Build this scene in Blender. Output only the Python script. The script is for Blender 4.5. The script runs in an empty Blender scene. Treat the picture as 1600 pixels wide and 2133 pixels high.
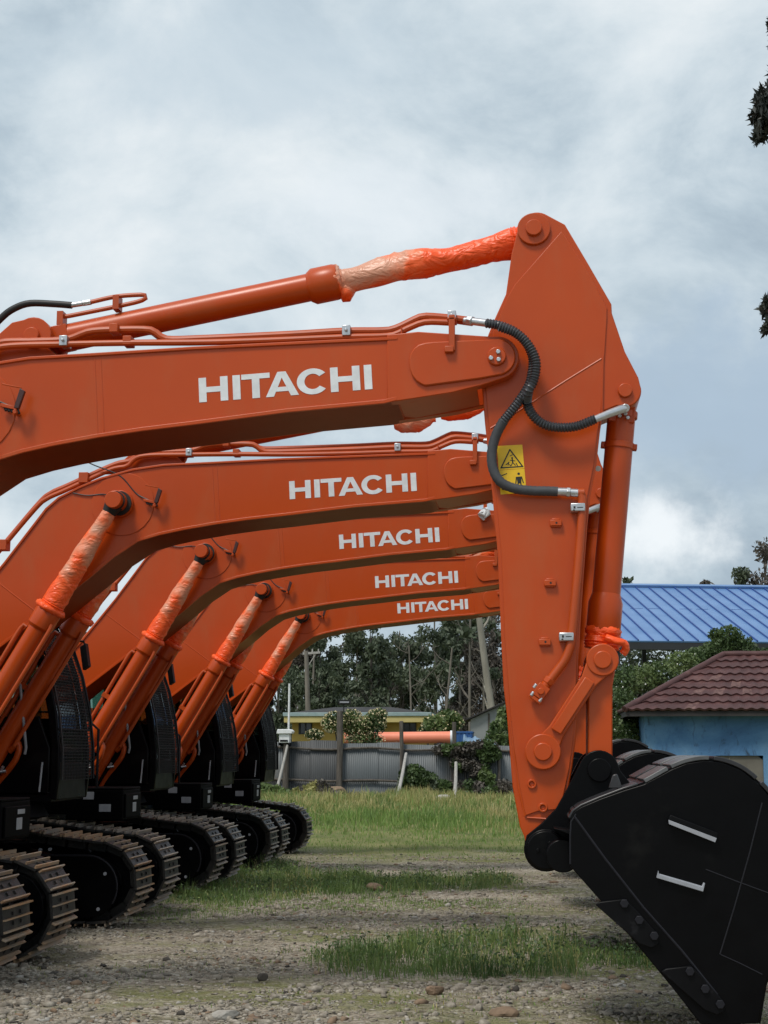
import bpy, bmesh, math, random
import numpy as np
from mathutils import Vector, Matrix, Quaternion

random.seed(7)
RNG = np.random.default_rng(11)
SC = bpy.context.scene
COL = SC.collection
PI = math.pi

# ---------------------------------------------------------------- camera
FOC, VPX, VPY, EYE = 3100.0, 1110.0, 1568.0, 1.70      # focal length and vanishing point in photo pixels, eye height in metres
PHI = math.atan((VPY - 1066.5) / FOC)
YAW = math.atan((VPX - 800.0) / (FOC / math.cos(PHI)))
CF = Vector((-math.sin(YAW) * math.cos(PHI), math.cos(YAW) * math.cos(PHI), math.sin(PHI)))
CR = Vector((math.cos(YAW), math.sin(YAW), 0))
CU = CR.cross(CF)


def at(px, py, Y):
    """survey: photo measurement on the vertical plane at distance Y -> metres (X, Z)"""
    d = CF + CR * ((px - 800.0) / FOC) - CU * ((py - 1066.5) / FOC)
    t = Y / d.y
    return (d.x * t, EYE + d.z * t)


def at3(px, py, Y):
    x, z = at(px, py, Y)
    return (x, Y, z)


def gnd(px, py, z=0.0):
    d = CF + CR * ((px - 800.0) / FOC) - CU * ((py - 1066.5) / FOC)
    t = (z - EYE) / d.z
    return (d.x * t, d.y * t)


cam = bpy.data.cameras.new('camera')
cam.sensor_fit = 'HORIZONTAL'
cam.sensor_width = 36.0
cam.lens = 36.0 * FOC / 1600.0
cam.clip_start = 0.1
cam.clip_end = 6000.0
camo = bpy.data.objects.new('camera', cam)
COL.objects.link(camo)
camo.matrix_world = Matrix(((CR.x, CU.x, -CF.x, 0), (CR.y, CU.y, -CF.y, 0), (CR.z, CU.z, -CF.z, EYE), (0, 0, 0, 1)))
SC.camera = camo

# ---------------------------------------------------------------- materials
MATS = {}


def new_mat(name):
    m = bpy.data.materials.new(name)
    m.use_nodes = True
    nt = m.node_tree
    return m, nt, nt.nodes['Principled BSDF']


def nd(nt, typ, **kw):
    n = nt.nodes.new(typ)
    for k, v in kw.items():
        setattr(n, k, v)
    return n


def noise(nt, scale, detail=4.0, rough=0.55, coord='Object', stretch=None, dist=0.0):
    tc = nd(nt, 'ShaderNodeTexCoord')
    n = nd(nt, 'ShaderNodeTexNoise')
    n.inputs['Scale'].default_value = scale
    n.inputs['Detail'].default_value = detail
    n.inputs['Roughness'].default_value = rough
    n.inputs['Distortion'].default_value = dist
    if stretch:
        mp = nd(nt, 'ShaderNodeMapping')
        mp.inputs['Scale'].default_value = stretch
        nt.links.new(tc.outputs[coord], mp.inputs['Vector'])
        nt.links.new(mp.outputs['Vector'], n.inputs['Vector'])
    else:
        nt.links.new(tc.outputs[coord], n.inputs['Vector'])
    return n


def ramp(nt, src, stops):
    r = nd(nt, 'ShaderNodeValToRGB')
    e = r.color_ramp.elements
    while len(e) < len(stops):
        e.new(0.5)
    for i, (p, c) in enumerate(stops):
        e[i].position = p
        e[i].color = (*c, 1) if len(c) == 3 else c
    nt.links.new(src, r.inputs['Fac'])
    return r


def bump(nt, bs, src, strength, dist=0.02):
    b = nd(nt, 'ShaderNodeBump')
    b.inputs['Strength'].default_value = strength
    b.inputs['Distance'].default_value = dist
    nt.links.new(src, b.inputs['Height'])
    nt.links.new(b.outputs['Normal'], bs.inputs['Normal'])
    return b


def mat(name, stops, scale=3.0, rough=0.5, metal=0.0, spec=0.5, rvar=0.0, bmp=0.0, bscale=40.0, bdist=0.01, detail=4.0,
        coord='Object', stretch=None, coat=0.0, transl=None):
    """noise-varied material; stops = one colour or a list of (position, colour)"""
    m, nt, bs = new_mat(name)
    if isinstance(stops, tuple):
        stops = [(0.3, tuple(c * 0.88 for c in stops)), (0.7, tuple(min(1, c * 1.1) for c in stops))]
    n = noise(nt, scale, detail, coord=coord, stretch=stretch)
    r = ramp(nt, n.outputs['Fac'], stops)
    nt.links.new(r.outputs['Color'], bs.inputs['Base Color'])
    bs.inputs['Metallic'].default_value = metal
    bs.inputs['Specular IOR Level'].default_value = spec
    bs.inputs['Roughness'].default_value = rough
    bs.inputs['Coat Weight'].default_value = coat
    if rvar:
        mr = nd(nt, 'ShaderNodeMapRange')
        mr.inputs['To Min'].default_value = max(0.02, rough - rvar)
        mr.inputs['To Max'].default_value = min(1, rough + rvar)
        n2 = noise(nt, scale * 2.3, 5.0, coord=coord)
        nt.links.new(n2.outputs['Fac'], mr.inputs['Value'])
        nt.links.new(mr.outputs['Result'], bs.inputs['Roughness'])
    if bmp:
        n3 = noise(nt, bscale, 5.0, coord=coord, stretch=stretch)
        bump(nt, bs, n3.outputs['Fac'], bmp, bdist)
    if transl:
        t = nd(nt, 'ShaderNodeBsdfTranslucent')
        nt.links.new(r.outputs['Color'], t.inputs['Color'])
        mx = nd(nt, 'ShaderNodeMixShader')
        mx.inputs['Fac'].default_value = transl
        nt.links.new(bs.outputs['BSDF'], mx.inputs[1])
        nt.links.new(t.outputs['BSDF'], mx.inputs[2])
        nt.links.new(mx.outputs['Shader'], nt.nodes['Material Output'].inputs['Surface'])
    MATS[name] = m
    return m


# ---------------------------------------------------------------- mesh builder
def smooth_path(pts, n=8):
    """Catmull-Rom through the points"""
    P = [Vector(p) for p in pts]
    if len(P) < 3:
        return P
    out = []
    E = [P[0] * 2 - P[1]] + P + [P[-1] * 2 - P[-2]]
    for i in range(1, len(E) - 2):
        p0, p1, p2, p3 = E[i - 1], E[i], E[i + 1], E[i + 2]
        for k in range(n):
            t = k / n
            out.append(0.5 * ((2 * p1) + (p2 - p0) * t + (2 * p0 - 5 * p1 + 4 * p2 - p3) * t * t + (3 * p1 - p0 - 3 * p2 + p3) * t ** 3))
    out.append(P[-1])
    return out


def resample(P, step):
    d = [0]
    for a, b in zip(P, P[1:]):
        d.append(d[-1] + (b - a).length)
    n = max(2, int(d[-1] / step))
    out, j = [], 0
    for i in range(n + 1):
        s = d[-1] * i / n
        while j < len(d) - 2 and d[j + 1] < s:
            j += 1
        t = (s - d[j]) / max(1e-9, d[j + 1] - d[j])
        out.append(P[j].lerp(P[j + 1], min(1, t)))
    return out


def arc(cx, cz, r, a0, a1, n=10):
    return [(cx + r * math.cos(math.radians(a0 + (a1 - a0) * i / n)), cz + r * math.sin(math.radians(a0 + (a1 - a0) * i / n))) for i in range(n + 1)]


class MB:
    """collects shapes; build() links them as ONE mesh object"""

    def __init__(self):
        self.v, self.f, self.mi = [], [], []
        self.cur = 0

    def m(self, i):
        self.cur = i
        return self

    def add(self, vs, fs):
        o = len(self.v)
        self.v += [tuple(x) for x in vs]
        for f in fs:
            self.f.append(tuple(i + o for i in f))
            self.mi.append(self.cur)
        return self

    def box(self, x0, x1, y0, y1, z0, z1):
        vs = [(x, y, z) for x in (x0, x1) for y in (y0, y1) for z in (z0, z1)]
        return self.add(vs, [(0, 1, 3, 2), (4, 6, 7, 5), (0, 4, 5, 1), (2, 3, 7, 6), (0, 2, 6, 4), (1, 5, 7, 3)])

    def obox(self, c, ax, ay, az):
        """oriented box: centre and three half-axis vectors"""
        c, ax, ay, az = Vector(c), Vector(ax), Vector(ay), Vector(az)
        vs = [c + ax * i + ay * j + az * k for i in (-1, 1) for j in (-1, 1) for k in (-1, 1)]
        return self.add(vs, [(0, 1, 3, 2), (4, 6, 7, 5), (0, 4, 5, 1), (2, 3, 7, 6), (0, 2, 6, 4), (1, 5, 7, 3)])

    def prism(self, pts, y0, y1):
        """outline in (x, z) extruded along y"""
        n = len(pts)
        vs = [(x, y0, z) for x, z in pts] + [(x, y1, z) for x, z in pts]
        area = sum(pts[i][0] * pts[(i + 1) % n][1] - pts[(i + 1) % n][0] * pts[i][1] for i in range(n))
        fs = [tuple(range(n)), tuple(range(2 * n - 1, n - 1, -1))]
        fs += [(i, i + n, (i + 1) % n + n, (i + 1) % n) for i in range(n)]
        if area < 0:
            fs = [tuple(reversed(f)) for f in fs]
        return self.add(vs, fs)

    def strip(self, pts, t, y0, y1):
        """flat plate following an (x, z) polyline, thickness t to its left"""
        P = [Vector((x, 0, z)) for x, z in pts]
        off = []
        for i, p in enumerate(P):
            a = P[max(0, i - 1)]
            b = P[min(len(P) - 1, i + 1)]
            d = (b - a).normalized()
            off.append(p + Vector((-d.z, 0, d.x)) * t)
        return self.prism([(p.x, p.z) for p in P] + [(p.x, p.z) for p in reversed(off)], y0, y1)

    def cyl(self, a, b, r0, r1=None, n=20, caps=True):
        return self.tube([a, b], [r0, r0 if r1 is None else r1], n, caps)

    def tube(self, pts, rad, n=12, caps=True, wob=None):
        P = [Vector(p) for p in pts]
        R = rad if isinstance(rad, (list, tuple)) else [rad] * len(P)
        d0 = (P[1] - P[0]).normalized()
        up = Vector((0, 0, 1)) if abs(d0.z) < 0.9 else Vector((1, 0, 0))
        u = d0.cross(up).normalized()
        vs, o = [], []
        prev = d0
        for i, p in enumerate(P):
            d = (P[min(i + 1, len(P) - 1)] - P[max(i - 1, 0)])
            d = d.normalized() if d.length > 1e-9 else prev
            q = prev.rotation_difference(d)
            u = (q @ u).normalized()
            w = d.cross(u).normalized()
            prev = d
            for k in range(n):
                a = 2 * PI * k / n
                rr = R[i] * (wob(i, a) if wob else 1)
                vs.append(p + u * (math.cos(a) * rr) + w * (math.sin(a) * rr))
        fs = []
        for i in range(len(P) - 1):
            for k in range(n):
                k2 = (k + 1) % n
                fs.append((i * n + k, i * n + k2, (i + 1) * n + k2, (i + 1) * n + k))
        if caps:
            fs.append(tuple(range(n - 1, -1, -1)))
            fs.append(tuple((len(P) - 1) * n + k for k in range(n)))
        return self.add(vs, fs)

    def ring(self, c, axis, r0, r1, h, n=24):
        """washer: inner radius r0, outer r1, height h along axis"""
        c, ax = Vector(c), Vector(axis).normalized()
        u = ax.orthogonal().normalized()
        w = ax.cross(u)
        vs = []
        for rr, hh in ((r0, 0), (r1, 0), (r1, h), (r0, h)):
            for k in range(n):
                a = 2 * PI * k / n
                vs.append(c + ax * hh + (u * math.cos(a) + w * math.sin(a)) * rr)
        fs = []
        for j in range(4):
            for k in range(n):
                k2 = (k + 1) % n
                j2 = (j + 1) % 4
                fs.append((j * n + k, j * n + k2, j2 * n + k2, j2 * n + k))
        return self.add(vs, fs)

    def sides(self, name, mats, *a, **kw):
        """two objects, one for each flank (islands sorted by the sign of y)"""
        par = list(range(len(self.v)))

        def find(i):
            while par[i] != i:
                par[i] = par[par[i]]
                i = par[i]
            return i
        for f in self.f:
            for j in f[1:]:
                par[find(j)] = find(f[0])
        ys = {}
        for i, q in enumerate(self.v):
            ys.setdefault(find(i), []).append(q[1])
        out = []
        for s in (-1, 1):
            m, mp = MB(), {}
            for f, k in zip(self.f, self.mi):
                c = ys[find(f[0])]
                if (sum(c) / len(c) < 0) == (s < 0):
                    for j in f:
                        if j not in mp:
                            mp[j] = len(m.v)
                            m.v.append(self.v[j])
                    m.f.append(tuple(mp[j] for j in f))
                    m.mi.append(k)
            if m.v:
                out.append(m.build(name, mats, *a, **kw))
        return out

    def pieces(self, name, mats, *a, **kw):
        """one object for every piece that stands clear of the others"""
        n = len(self.v)
        par = list(range(n))

        def find(i):
            while par[i] != i:
                par[i] = par[par[i]]
                i = par[i]
            return i
        for f in self.f:
            for j in f[1:]:
                par[find(j)] = find(f[0])
        V = np.array(self.v)
        rt = np.array([find(i) for i in range(n)])
        isl = list(dict.fromkeys(rt.tolist()))
        bb = {r: (V[rt == r].min(0) - 0.006, V[rt == r].max(0) + 0.006) for r in isl}
        for i, r in enumerate(isl):
            for q in isl[:i]:
                if (bb[r][0] <= bb[q][1]).all() and (bb[q][0] <= bb[r][1]).all():
                    par[find(r)] = find(q)
        groups = {}
        for f, k in zip(self.f, self.mi):
            groups.setdefault(find(f[0]), []).append((f, k))
        out = []
        for fs in groups.values():
            m, mp = MB(), {}
            for f, k in fs:
                for j in f:
                    if j not in mp:
                        mp[j] = len(m.v)
                        m.v.append(self.v[j])
                m.f.append(tuple(mp[j] for j in f))
                m.mi.append(k)
            out.append(m.build(name, mats, *a, **kw))
        return out

    def build(self, name, mats, parent=None, bevel=0.0, smooth=35, org=(0, 0, 0), segs=2):
        me = bpy.data.meshes.new(name)
        ox, oy, oz = org
        me.from_pydata([(a - ox, b - oy, c - oz) for a, b, c in self.v], [], self.f)
        ms = mats if isinstance(mats, (list, tuple)) else [mats]
        for x in ms:
            me.materials.append(MATS[x] if isinstance(x, str) else x)
        me.polygons.foreach_set('material_index', self.mi)
        fix_normals(me)
        if smooth:
            me.polygons.foreach_set('use_smooth', [True] * len(me.polygons))
            me.set_sharp_from_angle(angle=math.radians(smooth))
        o = bpy.data.objects.new(name, me)
        COL.objects.link(o)
        if parent:
            o.parent = parent
        elif org != (0, 0, 0):
            o.location = org
        if bevel:
            b = o.modifiers.new('bevel', 'BEVEL')
            b.width = bevel
            b.segments = segs
            b.limit_method = 'ANGLE'
            b.angle_limit = math.radians(40)
            b.harden_normals = False
        return o


def fix_normals(me):
    bm = bmesh.new()
    bm.from_mesh(me)
    bmesh.ops.recalc_face_normals(bm, faces=bm.faces)
    bm.to_mesh(me)
    bm.free()


def np_mesh(name, V, F, mats, parent=None, mi=None, smooth=False, loc=None):
    """mesh from arrays: V (n,3), F (m,k) all faces with k corners"""
    V = np.asarray(V, np.float32)
    if loc is not None:
        V = V - np.asarray(loc, np.float32)
    F = np.asarray(F, np.int32)
    me = bpy.data.meshes.new(name)
    m, k = F.shape
    me.vertices.add(len(V))
    me.vertices.foreach_set('co', V.ravel())
    me.loops.add(m * k)
    me.loops.foreach_set('vertex_index', F.ravel())
    me.polygons.add(m)
    me.polygons.foreach_set('loop_start', np.arange(0, m * k, k, dtype=np.int32))
    if mi is not None:
        me.polygons.foreach_set('material_index', np.asarray(mi, np.int32))
    if smooth:
        me.polygons.foreach_set('use_smooth', np.ones(m, bool))
    for x in (mats if isinstance(mats, (list, tuple)) else [mats]):
        me.materials.append(MATS[x])
    me.update(calc_edges=True)
    me.validate()
    o = bpy.data.objects.new(name, me)
    COL.objects.link(o)
    if loc is not None and parent is None:
        o.location = loc
    if parent:
        o.parent = parent
    return o


def tag(o, label, cat, group=None, kind=None):
    if label:
        o['label'] = label
    if cat:
        o['category'] = cat
    if group:
        o['group'] = group
    if kind:
        o['kind'] = kind
    return o


def thing(name, label, cat, loc=(0, 0, 0), group=None):
    o = bpy.data.objects.new(name, None)
    COL.objects.link(o)
    o.location = loc
    o.empty_display_size = 0.2
    return tag(o, label, cat, group)


def structure(o):
    o['kind'] = 'structure'
    return o


def copy_tree(o, parent=None):
    c = o.copy()
    COL.objects.link(c)
    if parent:
        c.parent = parent
    for ch in list(o.children):
        copy_tree(ch, c)
    return c
# ---------------------------------------------------------------- material set
def paint_orange():
    m, nt, bs = new_mat('orange_paint')
    n = noise(nt, 1.1, 5.0)
    r = ramp(nt, n.outputs['Fac'], [(0.3, (0.445, 0.054, 0.0020)), (0.7, (0.50, 0.064, 0.0028))])
    n2 = noise(nt, 2.6, 9.0, 0.68, stretch=(1.0, 1.0, 0.35))
    k = ramp(nt, n2.outputs['Fac'], [(0.50, (0, 0, 0)), (0.74, (0.42, 0.42, 0.42))])
    mx = nd(nt, 'ShaderNodeMixRGB')
    mx.inputs[2].default_value = (0.40, 0.105, 0.035, 1)
    nt.links.new(k.outputs['Color'], mx.inputs['Fac'])
    nt.links.new(r.outputs['Color'], mx.inputs[1])
    n4 = noise(nt, 55.0, 3.0, 0.7)
    k4 = ramp(nt, n4.outputs['Fac'], [(0.70, (0, 0, 0)), (0.76, (0.5, 0.5, 0.5))])
    mx4 = nd(nt, 'ShaderNodeMixRGB')
    mx4.inputs[2].default_value = (0.22, 0.07, 0.03, 1)
    nt.links.new(k4.outputs['Color'], mx4.inputs['Fac'])
    nt.links.new(mx.outputs['Color'], mx4.inputs[1])
    nt.links.new(mx4.outputs['Color'], bs.inputs['Base Color'])
    mr = nd(nt, 'ShaderNodeMapRange')
    mr.inputs['To Min'].default_value = 0.26
    mr.inputs['To Max'].default_value = 0.42
    nt.links.new(n2.outputs['Fac'], mr.inputs['Value'])
    nt.links.new(mr.outputs['Result'], bs.inputs['Roughness'])
    bs.inputs['Specular IOR Level'].default_value = 0.40
    n3 = noise(nt, 2.2, 2.0)
    bump(nt, bs, n3.outputs['Fac'], 0.12, 0.03)
    MATS['orange_paint'] = m


paint_orange()
mat('orange_pipe', (0.44, 0.060, 0.003), scale=4, rough=0.42, spec=0.5)
mat('black_paint', [(0.35, (0.0014, 0.0014, 0.002)), (0.6, (0.0022, 0.0022, 0.0028)), (0.74, (0.010, 0.0098, 0.0094))], scale=2.5, rough=0.34, rvar=0.16, spec=0.12, detail=9, bmp=0.08, bscale=6, bdist=0.02)
mat('black_worn', [(0.3, (0.003, 0.003, 0.0035)), (0.62, (0.005, 0.005, 0.006)), (0.75, (0.018, 0.018, 0.02))], scale=9, rough=0.42, spec=0.12)
mat('black_dusty_lit', [(0.3, (0.05, 0.052, 0.055)), (0.7, (0.13, 0.135, 0.14))], scale=5, rough=0.42, spec=0.5, detail=7)  # dusty black, paler still: sun and sky highlight put into the colour
mat('rim_grey', [(0.3, (0.012, 0.012, 0.014)), (0.7, (0.035, 0.035, 0.04))], scale=6, rough=0.38, spec=0.5)
mat('weld_grey', (0.014, 0.014, 0.018), scale=20, rough=0.45, spec=0.2)
mat('dark_steel', [(0.3, (0.016, 0.016, 0.018)), (0.7, (0.035, 0.034, 0.034))], scale=8, rough=0.5, spec=0.5, bmp=0.15, bscale=60)
mat('rubber', (0.012, 0.012, 0.013), scale=10, rough=0.5, spec=0.4)
mat('hose_guard', (0.034, 0.036, 0.042), scale=10, rough=0.33, spec=0.6)
mat('sleeve', (0.055, 0.058, 0.065), scale=30, rough=0.6, spec=0.4, bmp=0.3, bscale=160, bdist=0.004)
mat('silver', (0.55, 0.56, 0.58), scale=20, rough=0.33, metal=0.85)
mat('white_print', (0.70, 0.72, 0.74), scale=12, rough=0.45)
mat('white_paint', (0.72, 0.73, 0.74), scale=12, rough=0.5)
mat('pale_bar', (0.30, 0.315, 0.35), scale=12, rough=0.4)
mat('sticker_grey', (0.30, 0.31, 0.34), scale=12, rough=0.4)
mat('yellow_decal', (0.82, 0.50, 0.012), scale=12, rough=0.42)
mat('black_print', (0.012, 0.012, 0.012), scale=12, rough=0.5)
mat('seal_black', (0.012, 0.011, 0.011), scale=12, rough=0.6)


def cloth_mat(name, axis, lo, hi):
    """orange cover cloth; sun-bleached and dusty over part of its length (from lo to hi along one axis)"""
    m, nt, bs = new_mat(name)
    n = noise(nt, 3.2, 3.0, 0.55, dist=0.5)
    tc = nd(nt, 'ShaderNodeTexCoord')
    sp = nd(nt, 'ShaderNodeSeparateXYZ')
    nt.links.new(tc.outputs['Object'], sp.inputs[0])
    mr = nd(nt, 'ShaderNodeMapRange')
    mr.inputs['From Min'].default_value = lo
    mr.inputs['From Max'].default_value = hi
    mr.inputs['To Min'].default_value = -0.16
    mr.inputs['To Max'].default_value = 0.15
    nt.links.new(sp.outputs[axis], mr.inputs['Value'])
    ad0 = nd(nt, 'ShaderNodeMath', operation='ADD')
    nt.links.new(n.outputs['Fac'], ad0.inputs[0])
    nt.links.new(mr.outputs['Result'], ad0.inputs[1])
    r = ramp(nt, ad0.outputs[0], [(0.42, (0.92, 0.095, 0.010)), (0.50, (0.92, 0.135, 0.03)), (0.56, (0.82, 0.23, 0.11)), (0.68, (0.66, 0.31, 0.20))])
    nt.links.new(r.outputs['Color'], bs.inputs['Base Color'])
    bs.inputs['Roughness'].default_value = 0.38
    bs.inputs['Specular IOR Level'].default_value = 0.5
    n2 = noise(nt, 9.0, 1.5, 0.4, dist=2.4, stretch=(1.0, 1.0, 1.6))
    bump(nt, bs, n2.outputs['Fac'], 0.45, 0.03)
    MATS[name] = m


cloth_mat('cover_cloth', 'X', 5.62, 5.05)
cloth_mat('cover_faded', 'Z', 3.0, 3.85)
cloth_mat('cover_plain', 'Z', 90.0, 100.0)
mat('black_matte', (0.0016, 0.0016, 0.002), scale=3, rough=0.6, spec=0.04)


def shoe_mat():
    m, nt, bs = new_mat('track_bar')
    oi = nd(nt, 'ShaderNodeObjectInfo')
    n = noise(nt, 2.2, 5.0, 0.6)
    rust = ramp(nt, n.outputs['Fac'], [(0.35, (0.27, 0.24, 0.20)), (0.5, (0.36, 0.245, 0.15)), (0.66, (0.42, 0.20, 0.07))])
    grey = ramp(nt, n.outputs['Fac'], [(0.35, (0.22, 0.21, 0.20)), (0.65, (0.34, 0.30, 0.25))])
    n2 = noise(nt, 60.0, 4.0)
    mx = nd(nt, 'ShaderNodeMixRGB')
    sc_ = nd(nt, 'ShaderNodeSeparateColor')
    nt.links.new(oi.outputs['Color'], sc_.inputs[0])
    nt.links.new(sc_.outputs[0], mx.inputs['Fac'])
    nt.links.new(grey.outputs['Color'], mx.inputs[1])
    nt.links.new(rust.outputs['Color'], mx.inputs[2])
    nt.links.new(mx.outputs['Color'], bs.inputs['Base Color'])
    bs.inputs['Metallic'].default_value = 0.1
    bs.inputs['Roughness'].default_value = 0.5
    bump(nt, bs, n2.outputs['Fac'], 0.4, 0.006)
    MATS['track_bar'] = m


shoe_mat()
mat('track_plate', [(0.35, (0.014, 0.014, 0.015)), (0.55, (0.03, 0.028, 0.026)), (0.72, (0.075, 0.062, 0.048))], scale=5, rough=0.5, metal=0.3, bmp=0.3, bscale=50)


def glass_mat(name, tint, mix):
    m, nt, bs = new_mat(name)
    nt.nodes.remove(bs)
    g = nd(nt, 'ShaderNodeBsdfGlossy')
    g.inputs['Roughness'].default_value = 0.04
    g.inputs['Color'].default_value = (0.9, 0.95, 0.95, 1)
    t = nd(nt, 'ShaderNodeBsdfTransparent')
    t.inputs['Color'].default_value = (*tint, 1)
    fr = nd(nt, 'ShaderNodeFresnel')
    fr.inputs['IOR'].default_value = 1.5
    ad = nd(nt, 'ShaderNodeMath', operation='ADD')
    ad.inputs[1].default_value = mix
    nt.links.new(fr.outputs[0], ad.inputs[0])
    mx = nd(nt, 'ShaderNodeMixShader')
    nt.links.new(ad.outputs[0], mx.inputs['Fac'])
    nt.links.new(t.outputs[0], mx.inputs[1])
    nt.links.new(g.outputs[0], mx.inputs[2])
    nt.links.new(mx.outputs[0], nt.nodes['Material Output'].inputs['Surface'])
    MATS[name] = m


glass_mat('cab_glass', (0.42, 0.55, 0.50), 0.01)

# buildings and ground cover
mat('corrugated', [(0.3, (0.075, 0.087, 0.095)), (0.58, (0.13, 0.142, 0.15)), (0.72, (0.165, 0.15, 0.13))], scale=0.55, rough=0.5, metal=0.2, stretch=(1, 1, 0.25), detail=6)
mat('corrugated_dark', [(0.3, (0.038, 0.042, 0.047)), (0.7, (0.08, 0.083, 0.086))], scale=0.9, rough=0.55, metal=0.2, stretch=(1, 1, 0.25), detail=6)
mat('old_wood', [(0.3, (0.055, 0.045, 0.038)), (0.7, (0.12, 0.105, 0.09))], scale=4, rough=0.85, stretch=(4, 4, 0.6), bmp=0.4, bscale=20)
mat('pale_wood', [(0.3, (0.26, 0.25, 0.235)), (0.7, (0.42, 0.40, 0.37))], scale=4, rough=0.8, stretch=(4, 4, 0.6), bmp=0.3, bscale=20)
mat('yellow_wall', [(0.3, (0.33, 0.22, 0.055)), (0.7, (0.44, 0.31, 0.085))], scale=0.8, rough=0.85, detail=6)
mat('yellow_band', [(0.3, (0.44, 0.36, 0.14)), (0.7, (0.54, 0.45, 0.19))], scale=0.8, rough=0.8, detail=6)
mat('teal_trim', [(0.3, (0.20, 0.29, 0.30)), (0.7, (0.30, 0.38, 0.38))], scale=2, rough=0.6, detail=6)
mat('dark_roofing', [(0.3, (0.012, 0.011, 0.012)), (0.7, (0.04, 0.035, 0.035))], scale=1.5, rough=0.8)
mat('window_dark', (0.02, 0.028, 0.032), rough=0.15, spec=0.6)
mat('salmon_paint', [(0.3, (0.74, 0.20, 0.11)), (0.7, (0.85, 0.27, 0.16))], scale=1.0, rough=0.5)
mat('blue_plastic', [(0.3, (0.015, 0.07, 0.22)), (0.7, (0.03, 0.12, 0.32))], scale=1.0, rough=0.5)
mat('tarp_blue', [(0.3, (0.10, 0.20, 0.33)), (0.7, (0.30, 0.40, 0.50))], scale=2.0, rough=0.5, bmp=0.6, bscale=5)
mat('tin_grey', [(0.3, (0.22, 0.24, 0.25)), (0.7, (0.34, 0.35, 0.35))], scale=0.6, rough=0.5, metal=0.2, detail=6)


def wall_blue():
    m, nt, bs = new_mat('blue_wall')
    n = noise(nt, 0.55, 6.0, 0.62, dist=0.6)
    r = ramp(nt, n.outputs['Fac'], [(0.34, (0.045, 0.12, 0.26)), (0.46, (0.075, 0.19, 0.37)), (0.57, (0.115, 0.25, 0.43)), (0.70, (0.25, 0.36, 0.45))])
    n2 = noise(nt, 3.2, 8.0, 0.7, stretch=(1.6, 1.6, 0.7), dist=1.2)
    k = ramp(nt, n2.outputs['Fac'], [(0.55, (0, 0, 0)), (0.70, (0.9, 0.9, 0.9))])
    mx = nd(nt, 'ShaderNodeMixRGB')
    mx.inputs[2].default_value = (0.028, 0.045, 0.07, 1)
    nt.links.new(k.outputs['Color'], mx.inputs['Fac'])
    nt.links.new(r.outputs['Color'], mx.inputs[1])
    nt.links.new(mx.outputs['Color'], bs.inputs['Base Color'])
    bs.inputs['Roughness'].default_value = 0.85
    n3 = noise(nt, 14, 5)
    bump(nt, bs, n3.outputs['Fac'], 0.35, 0.02)
    MATS['blue_wall'] = m


wall_blue()
mat('roof_tile', [(0.3, (0.045, 0.015, 0.0145)), (0.55, (0.075, 0.026, 0.025)), (0.72, (0.125, 0.056, 0.050))], scale=2.2, rough=0.62, detail=7, bmp=0.3, bscale=30)
mat('roof_tile_pale', [(0.35, (0.07, 0.026, 0.024)), (0.65, (0.16, 0.085, 0.074))], scale=7.0, rough=0.65, detail=7)
mat('board_grey', [(0.3, (0.11, 0.10, 0.085)), (0.7, (0.19, 0.175, 0.145))], scale=1.4, rough=0.8, detail=6)
mat('roof_blue', [(0.3, (0.080, 0.18, 0.385)), (0.7, (0.12, 0.235, 0.46))], scale=0.7, rough=0.42, spec=0.5, detail=6)
mat('roof_blue_dark', (0.018, 0.06, 0.24), scale=1, rough=0.45)
mat('shed_frame', (0.02, 0.022, 0.025), scale=2, rough=0.6)

# plants
mat('gum_leaf', [(0.3, (0.045, 0.062, 0.036)), (0.55, (0.085, 0.110, 0.064)), (0.75, (0.145, 0.17, 0.105))], scale=0.9, rough=0.6, transl=0.2, detail=6)  # lightened leaf green, distance haze put into the colour
mat('gum_leaf_brown', [(0.3, (0.06, 0.054, 0.044)), (0.6, (0.115, 0.098, 0.082)), (0.75, (0.165, 0.14, 0.12))], scale=0.9, rough=0.65, transl=0.15, detail=6)
mat('bush_leaf', [(0.3, (0.035, 0.06, 0.018)), (0.55, (0.070, 0.115, 0.034)), (0.75, (0.13, 0.175, 0.06))], scale=1.6, rough=0.55, transl=0.25, detail=6)
mat('bush_leaf_bright', [(0.3, (0.07, 0.11, 0.03)), (0.6, (0.135, 0.185, 0.06)), (0.75, (0.22, 0.26, 0.10))], scale=1.6, rough=0.55, transl=0.25, detail=6)
mat('near_leaf', [(0.3, (0.012, 0.016, 0.014)), (0.7, (0.030, 0.036, 0.026))], scale=3, rough=0.5, transl=0.15)
mat('bloom_cream', (0.55, 0.47, 0.28), scale=5, rough=0.7)
mat('bloom_white', (0.60, 0.60, 0.52), scale=5, rough=0.7)
mat('bark', [(0.3, (0.10, 0.085, 0.07)), (0.7, (0.21, 0.19, 0.16))], scale=1.2, rough=0.85, stretch=(3, 3, 0.5), detail=6, bmp=0.3, bscale=8)
mat('bark_pale', [(0.3, (0.20, 0.185, 0.15)), (0.7, (0.33, 0.31, 0.26))], scale=1.0, rough=0.8, stretch=(3, 3, 0.6), detail=6)
mat('bark_dark', [(0.3, (0.03, 0.025, 0.022)), (0.7, (0.07, 0.06, 0.052))], scale=1.2, rough=0.9, stretch=(3, 3, 0.5))
mat('grass_green', [(0.3, (0.062, 0.115, 0.030)), (0.5, (0.14, 0.22, 0.055)), (0.72, (0.30, 0.36, 0.11))], scale=1.3, rough=0.6, transl=0.3, detail=6)
mat('grass_dry', [(0.3, (0.23, 0.25, 0.08)), (0.5, (0.37, 0.34, 0.13)), (0.72, (0.54, 0.46, 0.24))], scale=0.7, rough=0.65, transl=0.3, detail=6)
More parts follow.
